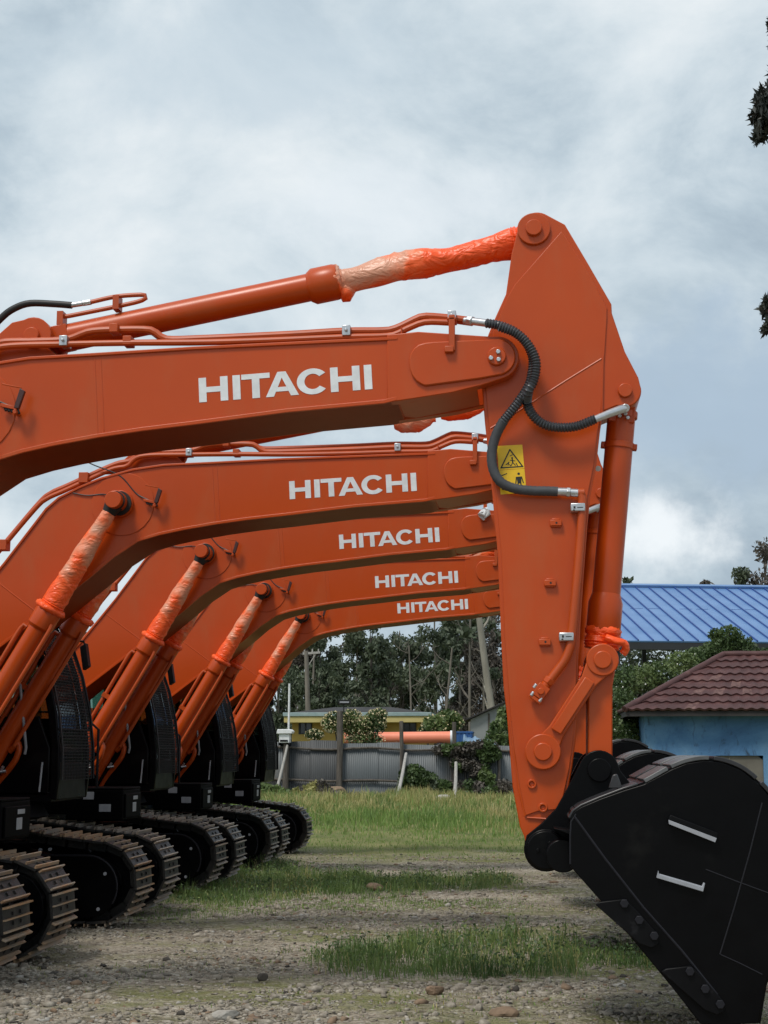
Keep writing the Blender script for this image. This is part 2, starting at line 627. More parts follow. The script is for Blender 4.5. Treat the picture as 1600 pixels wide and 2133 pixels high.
mat('grass_lime', [(0.3, (0.13, 0.22, 0.045)), (0.7, (0.22, 0.33, 0.08))], scale=1.3, rough=0.6, transl=0.3)
mat('stone_grey', [(0.25, (0.115, 0.097, 0.077)), (0.5, (0.25, 0.22, 0.178)), (0.75, (0.45, 0.41, 0.345))], scale=17, rough=0.85, detail=3)
mat('stone_pale', [(0.3, (0.28, 0.26, 0.23)), (0.7, (0.44, 0.42, 0.38))], scale=6, rough=0.85, bmp=0.4, bscale=25)
mat('stone_dark', [(0.3, (0.03, 0.026, 0.022)), (0.7, (0.075, 0.065, 0.055))], scale=6, rough=0.9, bmp=0.5, bscale=25)
mat('stone_brown', [(0.3, (0.15, 0.10, 0.065)), (0.7, (0.30, 0.21, 0.14))], scale=5, rough=0.9, bmp=0.4, bscale=25)
mat('weed_leaf', [(0.3, (0.045, 0.085, 0.032)), (0.6, (0.085, 0.14, 0.05)), (0.75, (0.14, 0.20, 0.08))], scale=4, rough=0.5, transl=0.25)
mat('lamp_face_shaded', (0.05, 0.014, 0.012), scale=6, rough=0.4)  # plate face in shadow, that shade put into the dark colour
mat('grass_lush', [(0.3, (0.058, 0.115, 0.030)), (0.5, (0.122, 0.20, 0.054)), (0.72, (0.24, 0.32, 0.10))], scale=1.6, rough=0.55, transl=0.3, detail=6)
# ---------------------------------------------------------------- the excavator (built once at the front of the row, then copied)
YC = 9.965            # depth of the front machine's centre plane
PITCH = 3.756         # spacing of the row
XM = -6.10            # swing centre of every machine


def A(px, py, yl):
    return at(px, py, YC + yl)


def A3(px, py, yl):
    x, z = at(px, py, YC + yl)
    return (x, yl, z)


def make_excavator():
    root = thing('excavator', None, 'excavator', (XM, YC, 0))
    OR = (XM, 0, 0)

    def B3(mb, name, m, parent=root, bevel=0.0, smooth=35, segs=2):
        return mb.pieces(name, m, parent, bevel, smooth, OR, segs)

    def B2(mb, name, m, parent=root, bevel=0.0, smooth=35, segs=2):
        return mb.sides(name, m, parent, bevel, smooth, OR, segs)

    def B(mb, name, m, parent=root, bevel=0.0, smooth=35, segs=2):
        return mb.build(name, m, parent, bevel, smooth, OR, segs)

    # ------------------------------------------------------------ boom
    top = [(-6.10, 2.16), (-5.3, 2.98), (-4.9, 3.47), (-4.52, 3.98), (-4.40, 4.085), (-4.2, 4.185), (-4.0, 4.265), (-3.7, 4.345),
           (-3.4, 4.385), (-2.93, 4.40), (-2.26, 4.425), (-1.28, 4.447), (-0.86, 4.455)]
    bot = [(-0.86, 4.018), (-0.95, 3.998), (-1.6, 3.952), (-2.25, 3.880), (-2.6, 3.845), (-2.9, 3.806), (-3.2, 3.757), (-3.42, 3.712),
           (-3.62, 3.655), (-3.85, 3.505), (-4.05, 3.335), (-4.57, 2.92), (-5.25, 2.41), (-5.86, 1.90)]
    foot = arc(-6.0, 2.02, 0.185, -50, -215, 10)
    b = MB()
    b.prism(top + bot + foot, -0.325, 0.325)
    boom = B(b, 'boom', 'orange_paint', bevel=0.006)
    # flange plates along the top and the underside
    fl = MB()
    fl.strip(list(reversed(bot)), 0.028, -0.338, 0.332)
    fl.strip(top, -0.022, -0.340, 0.340)
    B(fl, 'flange_plate', 'orange_paint', boom, bevel=0.004)
    # fork plates that carry the arm pin
    P = at(1035, 745, YC - 0.335)
    fork = [(-0.93, 4.472), (-0.72, 4.487), (P[0] - 0.02, P[1] + 0.145)] + arc(P[0], P[1], 0.147, 85, -70, 12) + \
           [A(1005, 802, -0.335), A(940, 818, -0.335), A(850, 832, -0.335), (-0.93, 4.005)]
    fk = MB()
    fk.prism(fork, -0.336, -0.236)
    fk.prism(fork, 0.236, 0.336)
    B2(fk, 'fork_plate', 'orange_paint', boom, bevel=0.006)
    fb = MB()
    fb.prism([(-0.93, 4.03), (-0.93, 4.44), (-0.62, 4.44), (-0.50, 4.30), (-0.36, 4.14), (-0.33, 4.105), (-0.50, 4.07), (-0.78, 4.025)], -0.235, 0.235)
    B(fb, 'fork_web', 'orange_paint', boom, bevel=0.006)
    pad = [(p[0], p[1]) for p in [A(x, y, -0.36) for x, y in ((905, 711), (1030, 703))]]
    padr = arc(P[0], P[1], 0.125, 80, -75, 12)
    padb = [A(x, y, -0.36) for x, y in ((1000, 788), (885, 803))]
    padl = [A(x, y, -0.36) for x, y in ((876, 799), (866, 792), (858, 781), (853, 766), (852, 750), (855, 736), (862, 725), (872, 717), (886, 713))]
    pd = MB()
    for s in (-1, 1):
        y0, y1 = sorted((s * 0.334, s * 0.358))
        pd.prism(pad[:1] + padr + padb + padl, y0, y1)
    B2(pd, 'cover_plate', 'orange_paint', boom, bevel=0.008)
    # arm pin with three bright bolts
    pin = MB()
    pin.cyl((P[0], -0.385, P[1]), (P[0], 0.385, P[1]), 0.062, n=28)
    pn = B(pin, 'pin', 'orange_paint', boom, bevel=0.006)
    bl = MB()
    for x, y in ((1023, 746), (1038, 733), (1039, 749)):
        q = A(x, y, -0.39)
        bl.cyl((q[0], -0.383, q[1]), (q[0], -0.405, q[1]), 0.0165, n=6)
    B3(bl, 'bolt', 'silver', boom, bevel=0.003)
    # maker's lettering on both sides
    letters(boom, OR)
    # welded seam and pin bosses
    w = MB()
    for s in (-1, 1):
        for pts in ([A(197, 740, -0.325), A(204, 905, -0.325)], [A(210, 740, -0.325), A(217, 903, -0.325)]):
            w.tube([(p[0], s * 0.3225, p[1]) for p in pts], 0.006, 6)
        w.tube([(-5.0, s * 0.3225, 3.32), (-4.52, s * 0.3225, 2.97)], 0.007, 6)
        w.tube([A(845, 708, 0)[0:1] + (s * 0.3225,) + A(845, 708, 0)[1:], A(845, 820, 0)[0:1] + (s * 0.3225,) + A(845, 820, 0)[1:]], 0.006, 6)
    for s in (-1, 1):
        for x in (815, 829):
            w.tube([(q[0], s * 0.3225, q[1]) for q in (A(x, 712, -0.325), A(x + 2, 828, -0.325))], 0.006, 6)
    B3(w, 'weld_seam', 'orange_paint', boom)
    BP = (-3.80, 4.01)                       # boom cylinder pin
    bs_ = MB()
    for s in (-1, 1):
        y0, y1 = sorted((s * 0.322, s * 0.333))
        bs_.prism(arc(BP[0] + 0.02, BP[1], 0.30, 0, 345, 23), y0, y1)
        bs_.cyl((BP[0], s * 0.33, BP[1]), (BP[0], s * 0.37, BP[1]), 0.125, n=28)
        bs_.cyl((BP[0], s * 0.33, BP[1]), (BP[0], s * 0.60, BP[1]), 0.078, n=28)
    B3(bs_, 'pin_boss', 'orange_paint', boom, bevel=0.005)
    sl = MB()
    for s in (-1, 1):
        sl.ring((BP[0], s * 0.37, BP[1]), (0, s, 0), 0.079, 0.115, 0.02)
        sl.ring((BP[0], s * 0.512, BP[1]), (0, s, 0), 0.079, 0.092, 0.010)
    B3(sl, 'pin_seal', 'seal_black', boom)
    # arm cylinder bracket on the boom's back
    F = A(67, 699, -0.2)
    br = MB()
    for y0 in (-0.20, 0.13):
        br.prism([(F[0] - 0.62, 4.33), (F[0] - 0.40, 4.45), (F[0] - 0.15, F[1] + 0.10)] + arc(F[0], F[1], 0.135, 120, -40, 10) + [(F[0] + 0.22, 4.40), (F[0] + 0.20, 4.33)], y0, y0 + 0.07)
    br.cyl((F[0], -0.23, F[1]), (F[0], 0.23, F[1]), 0.055, n=24)
    B(br, 'cylinder_bracket', 'orange_paint', boom, bevel=0.006)
    # steel pipes along the top edge
    up = [(0, 714), (70, 711), (135, 708), (168, 697), (190, 690), (235, 687), (310, 687), (330, 697), (350, 707), (430, 705), (520, 701), (620, 696), (720, 690), (800, 689), (828, 683), (872, 662), (890, 659), (940, 663), (985, 669)]
    lo = [(0, 723), (135, 717), (270, 714), (420, 713), (560, 709), (720, 702), (812, 699), (845, 686), (885, 671), (940, 672)]
    left = [(-6.0, 2.50), (-5.5, 2.98), (-5.0, 3.57), (-4.62, 4.03), (-4.50, 4.135), (-4.33, 4.21), (-3.9, 4.40), (-3.74, 4.435)]
    p1 = MB()
    for path, r, yl, dz in ((up, 0.026, -0.25, 0.0), (lo, 0.022, -0.29, 0.0), (up, 0.026, 0.22, -0.01)):
        R_ = [(x, yl, z + dz) for x, z in (A(px, py, yl) for px, py in path)]
        L_ = [(x - (0.02 if r < 0.025 else 0), yl, z + dz - (0.055 if r < 0.025 else 0)) for x, z in left]
        pts = resample(smooth_path(L_ + R_, 6), 0.045)
        p1.tube(pts, r, 10)
    B(p1, 'steel_pipe', 'orange_pipe', boom)
    ck = MB()
    for px, py in ((240, 686), (268, 712)):
        q = A(px, py, -0.26)
        ck.box(q[0] - 0.03, q[0] + 0.03, -0.31, -0.20, q[1] - 0.032, q[1] + 0.032)
    for q in ((-4.17, 4.29), (-4.93, 3.66)):
        ck.box(q[0] - 0.045, q[0] + 0.045, -0.33, -0.21, q[1] - 0.07, q[1] + 0.03)
    # upright carrying the pipe ends
    q0, q1 = A(942, 664, -0.30), A(936, 732, -0.36)
    ck.box(q0[0] - 0.02, q0[0] + 0.022, -0.385, -0.36, q1[1], q0[1] + 0.005)
    ck.box(q1[0] - 0.03, q1[0] + 0.03, -0.395, -0.355, q1[1] - 0.012, q1[1] + 0.03)
    ck.box(q0[0] - 0.03, q0[0] + 0.03, -0.385, -0.24, q0[1] - 0.03, q0[1] - 0.012)
    B3(ck, 'pipe_bracket', 'orange_pipe', boom, bevel=0.005)
    cl = MB()
    for px, py in ((136, 713), (723, 692), (942, 662)):
        q = A(px, py, -0.27)
        cl.box(q[0] - 0.028, q[0] + 0.028, -0.325, -0.215, q[1] - 0.036, q[1] + 0.036)
        cl.cyl((q[0], -0.345, q[1]), (q[0], -0.31, q[1]), 0.012, n=6)
    B3(cl, 'pipe_clamp', 'silver', boom, bevel=0.004)
    # work lamp bracket with its wire
    lm = MB()
    q = A(38, 838, -0.36)
    lm.tube([(q[0] + 0.045, -0.43, q[1] + 0.082), (q[0] - 0.085, -0.45, q[1] + 0.108)], 0.006, 6)
    lm.cyl((q[0] - 0.005, -0.33, q[1] - 0.075), (q[0] - 0.005, -0.41, q[1] - 0.075), 0.016, n=10)
    lm.obox((q[0] - 0.055, -0.38, q[1] - 0.035), (0.06, 0, -0.014), (0, 0.012, 0), (0.003, 0, 0.012))
    lb = B(lm, 'lamp_bracket', 'orange_paint', boom, bevel=0.004)
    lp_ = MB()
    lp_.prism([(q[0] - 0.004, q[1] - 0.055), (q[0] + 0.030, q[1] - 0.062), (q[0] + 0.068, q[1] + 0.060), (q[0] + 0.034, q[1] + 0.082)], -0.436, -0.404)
    B(lp_, 'work_lamp', 'lamp_face_shaded', boom, bevel=0.004)  # its dark tone is the plate's shadow side, painted
    wr = MB()
    wr.tube(resample(smooth_path([(q[0] - 0.07, -0.365, q[1] - 0.02), (q[0] - 0.20, -0.335, q[1] + 0.05), (q[0] - 0.36, -0.333, q[1] + 0.22), (q[0] - 0.6, -0.333, q[1] + 0.32), (q[0] - 0.72, -0.333, q[1] + 0.375)], 6), 0.04), 0.0065, 6)
    wr.tube(resample(smooth_path([(BP[0] - 0.07, -0.40, BP[1] + 0.06), (BP[0] - 0.17, -0.34, BP[1] + 0.095), (BP[0] - 0.32, -0.335, BP[1] + 0.085), (BP[0] - 0.46, -0.335, BP[1] + 0.11)], 6), 0.04), 0.006, 6)
    for k in range(5):
        wr.cyl((q[0] - 0.09 + k * 0.022, -0.375, q[1] - 0.025 - k * 0.006), (q[0] - 0.075 + k * 0.022, -0.375, q[1] - 0.06 - k * 0.006), 0.012, n=8)
    B(wr, 'wire', 'rubber', boom)

    # ------------------------------------------------------------ arm
    yn = -0.225
    T = A(1112, 478, yn)
    G = A(1302, 814, yn)
    a = MB()
    rt = 0.125
    outl = arc(T[0] + 0.02, T[1], rt, 168, 62, 10)
    outl += [A(x, y, yn) for x, y in ((1177, 467), (1225, 548), (1274, 633), (1275, 652), (1302, 732), (1330, 786))]
    outl += arc(G[0], G[1], 0.108, 20, -75, 8)
    outl += [A(x, y, yn) for x, y in ((1285, 845), (1257, 856), (1250, 900), (1242, 972), (1230, 1033), (1224, 1094), (1216, 1200), (1209, 1307), (1203, 1490), (1199, 1545),
                                      (1192, 1600), (1176, 1690), (1172, 1760))]
    K = A(1137, 1769, yn)
    outl += arc(K[0], K[1], 0.118, -10, -170, 8)
    outl += [A(x, y, yn) for x, y in ((1092, 1742), (1083, 1722), (1068, 1640), (1056, 1490), (1049, 1430), (1044, 1330), (1037, 1155), (1023, 1002), (1010, 880), (1004, 805), (1000, 745),
                                      (1017, 697), (1030, 665), (1054, 612), (1060, 570), (1066, 527))]
    a.prism(outl, -0.222, 0.222)
    arm = B(a, 'arm', 'orange_paint', bevel=0.008)
    # main side plates (slightly proud), leaving the boss and lug plates a step lower
    sp = MB()
    side = [A(x, y, yn) for x, y in ((1170, 482), (1224, 566), (1264, 640), (1264, 664), (1252, 860), (1244, 905), (1236, 972), (1224, 1033), (1218, 1094), (1204, 1307), (1198, 1490), (1193, 1548),
                                     (1186, 1600), (1168, 1685), (1120, 1690), (1092, 1700), (1078, 1640), (1064, 1490), (1052, 1330), (1045, 1155), (1031, 1002), (1018, 880), (1012, 812), (1028, 690), (1056, 622), (1072, 594))]
    for s in (-1, 1):
        y0, y1 = sorted((s * 0.2225, s * 0.234))
        sp.prism(side, y0, y1)
    B2(sp, 'side_plate', 'orange_paint', arm, bevel=0.004)
    # weld beads
    w = MB()
    for s in (-1, 1):
        for path in (((1253, 748), (1180, 793), (1110, 838), (1022, 893)), ((1256, 742), (1254, 860)), ((1098, 1703), (1142, 1706), (1166, 1700)),
                     ((1064, 1500), (1070, 1560), (1082, 1640), (1094, 1700))):
            w.tube([(x, s * 0.232, z) for x, z in (A(px, py, yn) for px, py in path)], 0.0065, 6)
    B3(w, 'weld_seam', 'orange_paint', arm)
    # boss discs
    ds = MB()
    for s in (-1, 1):
        ds.cyl((T[0], s * 0.222, T[1]), (T[0], s * 0.246, T[1]), 0.112, n=32)
        ds.cyl((T[0], s * 0.24, T[1]), (T[0], s * 0.275, T[1]), 0.056, n=28)
        ds.cyl((G[0], s * 0.222, G[1]), (G[0], s * 0.25, G[1]), 0.047, n=28)
        for px, py in ((1108, 1633), (1131, 1682)):
            q = A(px, py, yn)
            ds.ring((q[0], s * 0.232, q[1]), (0, s, 0), 0.017, 0.03, 0.018, 16)
            ds.cyl((q[0], s * 0.232, q[1]), (q[0], s * 0.238, q[1]), 0.016, n=12)
    B3(ds, 'pin_boss', 'orange_paint', arm, bevel=0.005)
    bk = MB()
    for px, py in ((1158, 1089), (1146, 1214), (1135, 1337)):
        q = A(px, py, yn - 0.02)
        bk.box(q[0] - 0.038, q[0] + 0.038, -0.266, -0.232, q[1] - 0.022, q[1] + 0.018)
        bk.box(q[0] - 0.026, q[0] + 0.026, -0.262, -0.232, q[1] + 0.016, q[1] + 0.028)
        bk.box(q[0] - 0.032, q[0] + 0.032, -0.256, -0.232, q[1] - 0.030, q[1] - 0.020)
    B3(bk, 'mounting_block', 'orange_paint', arm, bevel=0.004)
    dk = MB()
    for px, py in ((1158, 1089), (1146, 1214), (1135, 1337)):
        q = A(px, py, yn - 0.04)
        dk.cyl((q[0] + 0.004, -0.2675, q[1]), (q[0] + 0.004, -0.262, q[1]), 0.007, n=10)
    B3(dk, 'bolt_hole', 'seal_black', arm)
    # long steel pipe down the arm with its valve block
    pp = MB()
    yp = -0.285
    path = [A3(x, y, yp) for x, y in ((1209, 1026), (1213, 1040), (1212, 1075), (1207, 1150), (1199, 1240), (1190, 1328), (1186, 1352), (1176, 1376), (1160, 1398), (1147, 1415))]
    pp.tube(resample(smooth_path(path, 6), 0.03), 0.029, 14)
    pp.cyl(A3(1204, 1027, yp), A3(1218, 1027, yp), 0.03, n=14)
    B(pp, 'steel_pipe', 'orange_pipe', arm, bevel=0.004)
    vb = MB()
    d = Vector(A3(1120, 1452, yp)) - Vector(A3(1147, 1415, yp))
    d.normalize()
    s0 = Vector(A3(1147, 1413, yp))
    nrm = Vector((d.z, 0, -d.x))
    vb.cyl(s0, s0 + d * 0.04, 0.037, n=6)
    vb.cyl(s0 + d * 0.04, s0 + d * 0.075, 0.031, n=16)
    vb.obox(s0 + d * 0.105, d * 0.045, Vector((0, 1, 0)) * 0.035, nrm * 0.04)
    vb.cyl(s0 + d * 0.105 + Vector((0, -0.03, 0)), s0 + d * 0.105 + Vector((0, -0.055, 0)), 0.022, n=16)
    vb.obox(s0 + d * 0.165, d * 0.012, Vector((0, 1, 0)) * 0.03, nrm * 0.046)
    B(vb, 'valve_block', 'orange_paint', arm, bevel=0.004)
    vf = MB()
    for t, o in ((0.135, 0.035), (0.135, -0.03), (0.085, 0.05)):
        c = s0 + d * t + nrm * o + Vector((0, -0.025, 0))
        vf.cyl(c, c + d * 0.03, 0.012, n=8)
    B3(vf, 'fitting', 'silver', arm, bevel=0.002)
    cp = MB()
    for px, py in ((1204, 1058), (1180, 1327)):
        q = A(px, py, yp)
        cp.box(q[0] - 0.048, q[0] + 0.046, -0.325, -0.234, q[1] - 0.027, q[1] + 0.027)
    B3(cp, 'pipe_clamp', 'silver', arm, bevel=0.006)
    dm = MB()
    for px, py in ((1204, 1058), (1180, 1327)):
        q = A(px, py, yp - 0.04)
        dm.box(q[0] - 0.028, q[0] - 0.016, -0.327, -0.322, q[1] - 0.004, q[1] + 0.012)
        dm.box(q[0] - 0.004, q[0] + 0.034, -0.327, -0.322, q[1] + 0.001, q[1] + 0.006)
        dm.box(q[0] - 0.032, q[0] - 0.020, -0.327, -0.322, q[1] - 0.018, q[1] - 0.010)
    B3(dm, 'clamp_slot', 'seal_black', arm)
    decal(arm, OR)
    # hydraulic hoses between boom and arm
    hoses(arm, OR)

    # ------------------------------------------------------------ arm cylinder
    R0, R1 = Vector((F[0], 0, F[1])), Vector((T[0], 0, T[1]))
    ax = (R1 - R0).normalized()
    nr = Vector((-ax.z, 0, ax.x))
    L = (R1 - R0).length

    def on(px):          # distance along the cylinder of a photo column
        q = A(px, 640, 0)
        return (q[0] - R0.x) / ax.x
    c = MB()
    g0, g1 = on(648), on(706)
    c.cyl(R0 + ax * on(120), R0 + ax * g0, 0.098, n=32)
    c.tube([R0 + ax * (g0 - 0.02), R0 + ax * (g0 + 0.02), R0 + ax * (g1 - 0.03), R0 + ax * g1], [0.10, 0.127, 0.127, 0.118], 32)
    c.cyl(R0 + Vector((0, -0.12, 0)), R0 + Vector((0, 0.12, 0)), 0.11, n=28)
    c.obox(R0 + ax * 0.10, ax * 0.12, (0, 0.10, 0), nr * 0.075)
    c.cyl(R0 + ax * on(116), R0 + ax * on(128), 0.098, n=32)
    cyl = B(c, 'arm_cylinder', 'orange_paint', bevel=0.005)
    pp = MB()
    yq = -0.06
    pts = [A3(x, y, yq) for x, y in ((124, 672), (128, 661), (145, 658), (180, 651), (240, 639), (285, 629), (303, 622), (304, 616), (290, 614), (240, 618), (190, 629))]
    pp.tube(resample(smooth_path(pts, 6), 0.03), 0.016, 10)
    for px, py in ((244, 632), (128, 665)):
        q = A(px, py, yq)
        pp.box(q[0] - 0.022, q[0] + 0.022, -0.10, 0.0, q[1] - 0.05, q[1] + 0.05)
    B(pp, 'cylinder_pipe', 'orange_pipe', cyl)
    ff = MB()
    ff.cyl(A3(190, 629, yq), A3(172, 632, yq), 0.021, n=6)
    ff.cyl(A3(172, 632, yq), A3(146, 636, yq), 0.019, n=14)
    B(ff, 'fitting', 'silver', cyl, bevel=0.003)
    hh = MB()
    pts = [A3(x, y, yq) for x, y in ((150, 636), (110, 633), (60, 632), (25, 645), (0, 665), (-40, 705), (-110, 730))]
    hh.tube(resample(smooth_path(pts, 6), 0.03), 0.025, 12)
    B(hh, 'hose', 'rubber', cyl)
    rc = rod_cover(R0 + ax * (g1 - 0.015), R1 - ax * 0.09, 0.096, 0.097, 3, lump=True)
    B(rc, 'rod_cover', 'cover_cloth', cyl, smooth=80)
    rd = MB()
    rd.cyl(R0 + ax * g1, R1 - ax * 0.05, 0.055, n=20)
    rd.cyl(R1 + Vector((0, -0.10, 0)), R1 + Vector((0, 0.10, 0)), 0.10, n=24)
    B(rd, 'rod', 'silver', cyl)

    # ------------------------------------------------------------ boom cylinders
    for s in (-1, 1):
        y = s * 0.455
        p0, p1 = Vector((-5.40, y, 1.30)), Vector((BP[0], y, BP[1]))
        ax2 = (p1 - p0).normalized()
        n2 = Vector((-ax2.z, 0, ax2.x))
        L2 = (p1 - p0).length
        gl = 1.80
        c = MB()
        c.cyl(p0 + ax2 * 0.10, p0 + ax2 * gl, 0.094, n=28)
        c.tube([p0 + ax2 * (gl - 0.02), p0 + ax2 * (gl + 0.01), p0 + ax2 * (gl + 0.20), p0 + ax2 * (gl + 0.22)], [0.10, 0.122, 0.122, 0.11], 28)
        c.cyl(p0 + Vector((0, -0.09, 0)), p0 + Vector((0, 0.09, 0)), 0.125, n=24)
        c.obox(p0 + ax2 * 0.12, ax2 * 0.10, (0, 0.085, 0), n2 * 0.095)
        cy = B(c, 'boom_cylinder', 'orange_paint', bevel=0.005)
        c = MB()
        c.cyl(p1 + Vector((0, -0.055, 0)), p1 + Vector((0, 0.055, 0)), 0.092, n=28)
        B(c, 'rod_eye', 'orange_paint', cy, bevel=0.005)
        pp = MB()
        q = [p0 + ax2 * (gl - 0.06) + n2 * 0.10, p0 + ax2 * (gl - 0.09) + n2 * 0.145, p0 + ax2 * 1.3 + n2 * 0.145, p0 + ax2 * 0.45 + n2 * 0.145, p0 + ax2 * 0.25 + n2 * 0.20, p0 + ax2 * 0.05 + n2 * 0.28]
        pp.tube(resample(smooth_path([tuple(v) for v in q], 5), 0.04), 0.023, 10)
        q = [p0 + ax2 * (gl + 0.08) - n2 * 0.11 + Vector((0, -0.06, 0)), p0 + ax2 * (gl - 0.06) - n2 * 0.125 + Vector((0, -0.07, 0)), p0 + ax2 * 1.0 - n2 * 0.125 + Vector((0, -0.07, 0)), p0 + ax2 * 0.62 - n2 * 0.125 + Vector((0, -0.07, 0))]
        pp.tube(resample(smooth_path([tuple(v) for v in q], 5), 0.04), 0.021, 10)
        for t in (0.6, 1.15):
            pp.obox(p0 + ax2 * t + n2 * 0.12, ax2 * 0.025, (0, 0.04, 0), n2 * 0.05)
        # lubrication bracket near the foot
        pp.tube(resample(smooth_path([tuple(p0 + ax2 * 0.55 - n2 * 0.10 + Vector((0, -0.03, 0))), tuple(p0 + ax2 * 0.66 - n2 * 0.15 + Vector((0, -0.05, 0))), tuple(p0 + ax2 * 0.52 - n2 * 0.20 + Vector((0, -0.05, 0))), tuple(p0 + ax2 * 0.25 - n2 * 0.16), tuple(p0 - n2 * 0.16)], 6), 0.03), 0.03, 10)
        B(pp, 'cylinder_pipe', 'orange_pipe', cy)
        ff = MB()
        c0 = p0 + ax2 * 0.33 - n2 * 0.12
        ff.cyl(c0, c0 + ax2 * 0.07, 0.022, n=8)
        ff.cyl(c0 + Vector((0, -0.06, 0)), c0 + ax2 * 0.05 + Vector((0, -0.06, 0)) - n2 * 0.06, 0.014, n=8)
        B(ff, 'fitting', 'silver', cy)
        rc = rod_cover(p0 + ax2 * (gl + 0.19), p1 - ax2 * 0.085, 0.118, 0.062, 5 + s, lump=False)
        B(rc, 'rod_cover', 'cover_faded', cy, smooth=80)
        gs = MB()
        gs.tube([p1 - ax2 * 0.13, p1 - ax2 * 0.09, p1 - ax2 * 0.04], [0.064, 0.075, 0.09], 20)
        B(gs, 'pin_seal', 'seal_black', cy)

    # ------------------------------------------------------------ bucket cylinder
    U = Vector((A(1255, 1375, -0.27)[0], 0, A(1255, 1375, -0.27)[1]))
    G3 = Vector((G[0], 0, G[1]))
    ax3 = (U - G3).normalized()
    s3 = Vector((-ax3.z, 0, ax3.x))

    def down(py):
        q = A(1280, py, 0)
        return (q[1] - G3.z) / ax3.z
    c = MB()
    c.cyl(G3 + Vector((0, -0.10, 0)), G3 + Vector((0, 0.10, 0)), 0.10, n=24)
    c.obox(G3 + ax3 * 0.10, ax3 * 0.08, (0, 0.085, 0), s3 * 0.085)
    c.cyl(G3 + ax3 * down(858), G3 + ax3 * down(1245), 0.094, n=32)
    c.tube([G3 + ax3 * down(856), G3 + ax3 * down(858), G3 + ax3 * down(872)], [0.09, 0.108, 0.108], 32)
    c.cyl(G3 + ax3 * down(923), G3 + ax3 * down(936), 0.104, n=32)
    c.tube([G3 + ax3 * down(1236), G3 + ax3 * down(1256), G3 + ax3 * down(1312), G3 + ax3 * down(1318)], [0.094, 0.114, 0.114, 0.104], 32)
    for sg in (-1, 1):
        c.obox(G3 + ax3 * down(930) + s3 * sg * 0.105, ax3 * 0.02, (0, 0.03, 0), s3 * 0.016)
    c.obox(G3 + ax3 * down(862) + s3 * -0.115, ax3 * 0.02, (0, 0.03, 0), s3 * 0.014)
    bc = B(c, 'bucket_cylinder', 'orange_paint', bevel=0.005)
    rc = rod_cover(G3 + ax3 * down(1314), G3 + ax3 * down(1352), 0.10, 0.125, 9, lump=True)
    rc.tube(resample(smooth_path([A3(1262, 1328, -0.13), A3(1285, 1336, -0.14), A3(1300, 1340, -0.12), A3(1304, 1352, -0.10), A3(1297, 1362, -0.09)], 5), 0.02),
            [0.03, 0.034, 0.03, 0.034, 0.03, 0.026, 0.028, 0.022, 0.014][:9] if False else 0.026, 10)
    B(rc, 'rod_cover', 'cover_plain', bc, smooth=80)
    gf = MB()
    gf.cyl(G3 + ax3 * down(1318), U, 0.05, n=20)
    gf.cyl(U + Vector((0, -0.10, 0)), U + Vector((0, 0.10, 0)), 0.09, n=24)
    gf.cyl(A3(1246, 976, 0.02), A3(1246, 976, -0.06), 0.02, n=8)
    B(gf, 'rod', 'silver', bc)

    # ------------------------------------------------------------ links
    N = A(1131, 1566, -0.27)
    Un = A(1255, 1375, -0.27)
    lk = MB()
    for s in (-1, 1):
        y0, y1 = sorted((s * 0.236, s * 0.30))
        dl = Vector((N[0] - Un[0], 0, N[1] - Un[1])).normalized()
        nl = Vector((-dl.z, 0, dl.x))
        ym = (y0 + y1) / 2
        lk.cyl((N[0], y0, N[1]), (N[0], y1, N[1]), 0.114, n=32)
        lk.cyl((Un[0], y0, Un[1]), (Un[0], y1, Un[1]), 0.104, n=32)
        # bar with tapering eyes
        e0 = Vector((Un[0], ym, Un[1])) + dl * 0.02
        e1 = Vector((N[0], ym, N[1])) - dl * 0.02
        m0, m1 = e0 + dl * 0.14, e1 - dl * 0.14
        poly = [e0 + nl * 0.09, m0 + nl * 0.055, m1 + nl * 0.055, e1 + nl * 0.085, e1 - nl * 0.085, m1 - nl * 0.055, m0 - nl * 0.055, e0 - nl * 0.09]
        lk.prism([(p.x, p.z) for p in poly], y0 + 0.012, y1 - 0.012)
        lk.obox((m0 + m1) / 2 + Vector((0, s * 0.02, 0)), (m1 - m0) * 0.52, (0, 0.035, 0), nl * 0.036)
        for q in (N, Un):
            lk.cyl((q[0], s * 0.29, q[1]), (q[0], s * 0.318, q[1]), 0.058, n=28)
    B2(lk, 'side_link', 'orange_paint', bevel=0.007)
    H = A(1248, 1604, 0)                    # bucket's upper pin
    pl = MB()
    for y0, y1 in ((-0.225, -0.02), (0.02, 0.225)):
        pl.prism([A(x, y, -0.1) for x, y in ((1226, 1372), (1284, 1372), (1274, 1430), (1274, 1590), (1224, 1590), (1224, 1430))], y0, y1)
    pl.cyl((H[0], -0.22, H[1]), (H[0], 0.22, H[1]), 0.092, n=28)
    pl.cyl((U.x, -0.235, U.z), (U.x, 0.235, U.z), 0.085, n=28)
    B2(pl, 'bucket_link', 'orange_paint', bevel=0.008)
    bucket(root, OR)
    undercarriage(root, OR)
    house(root, OR)
    return root


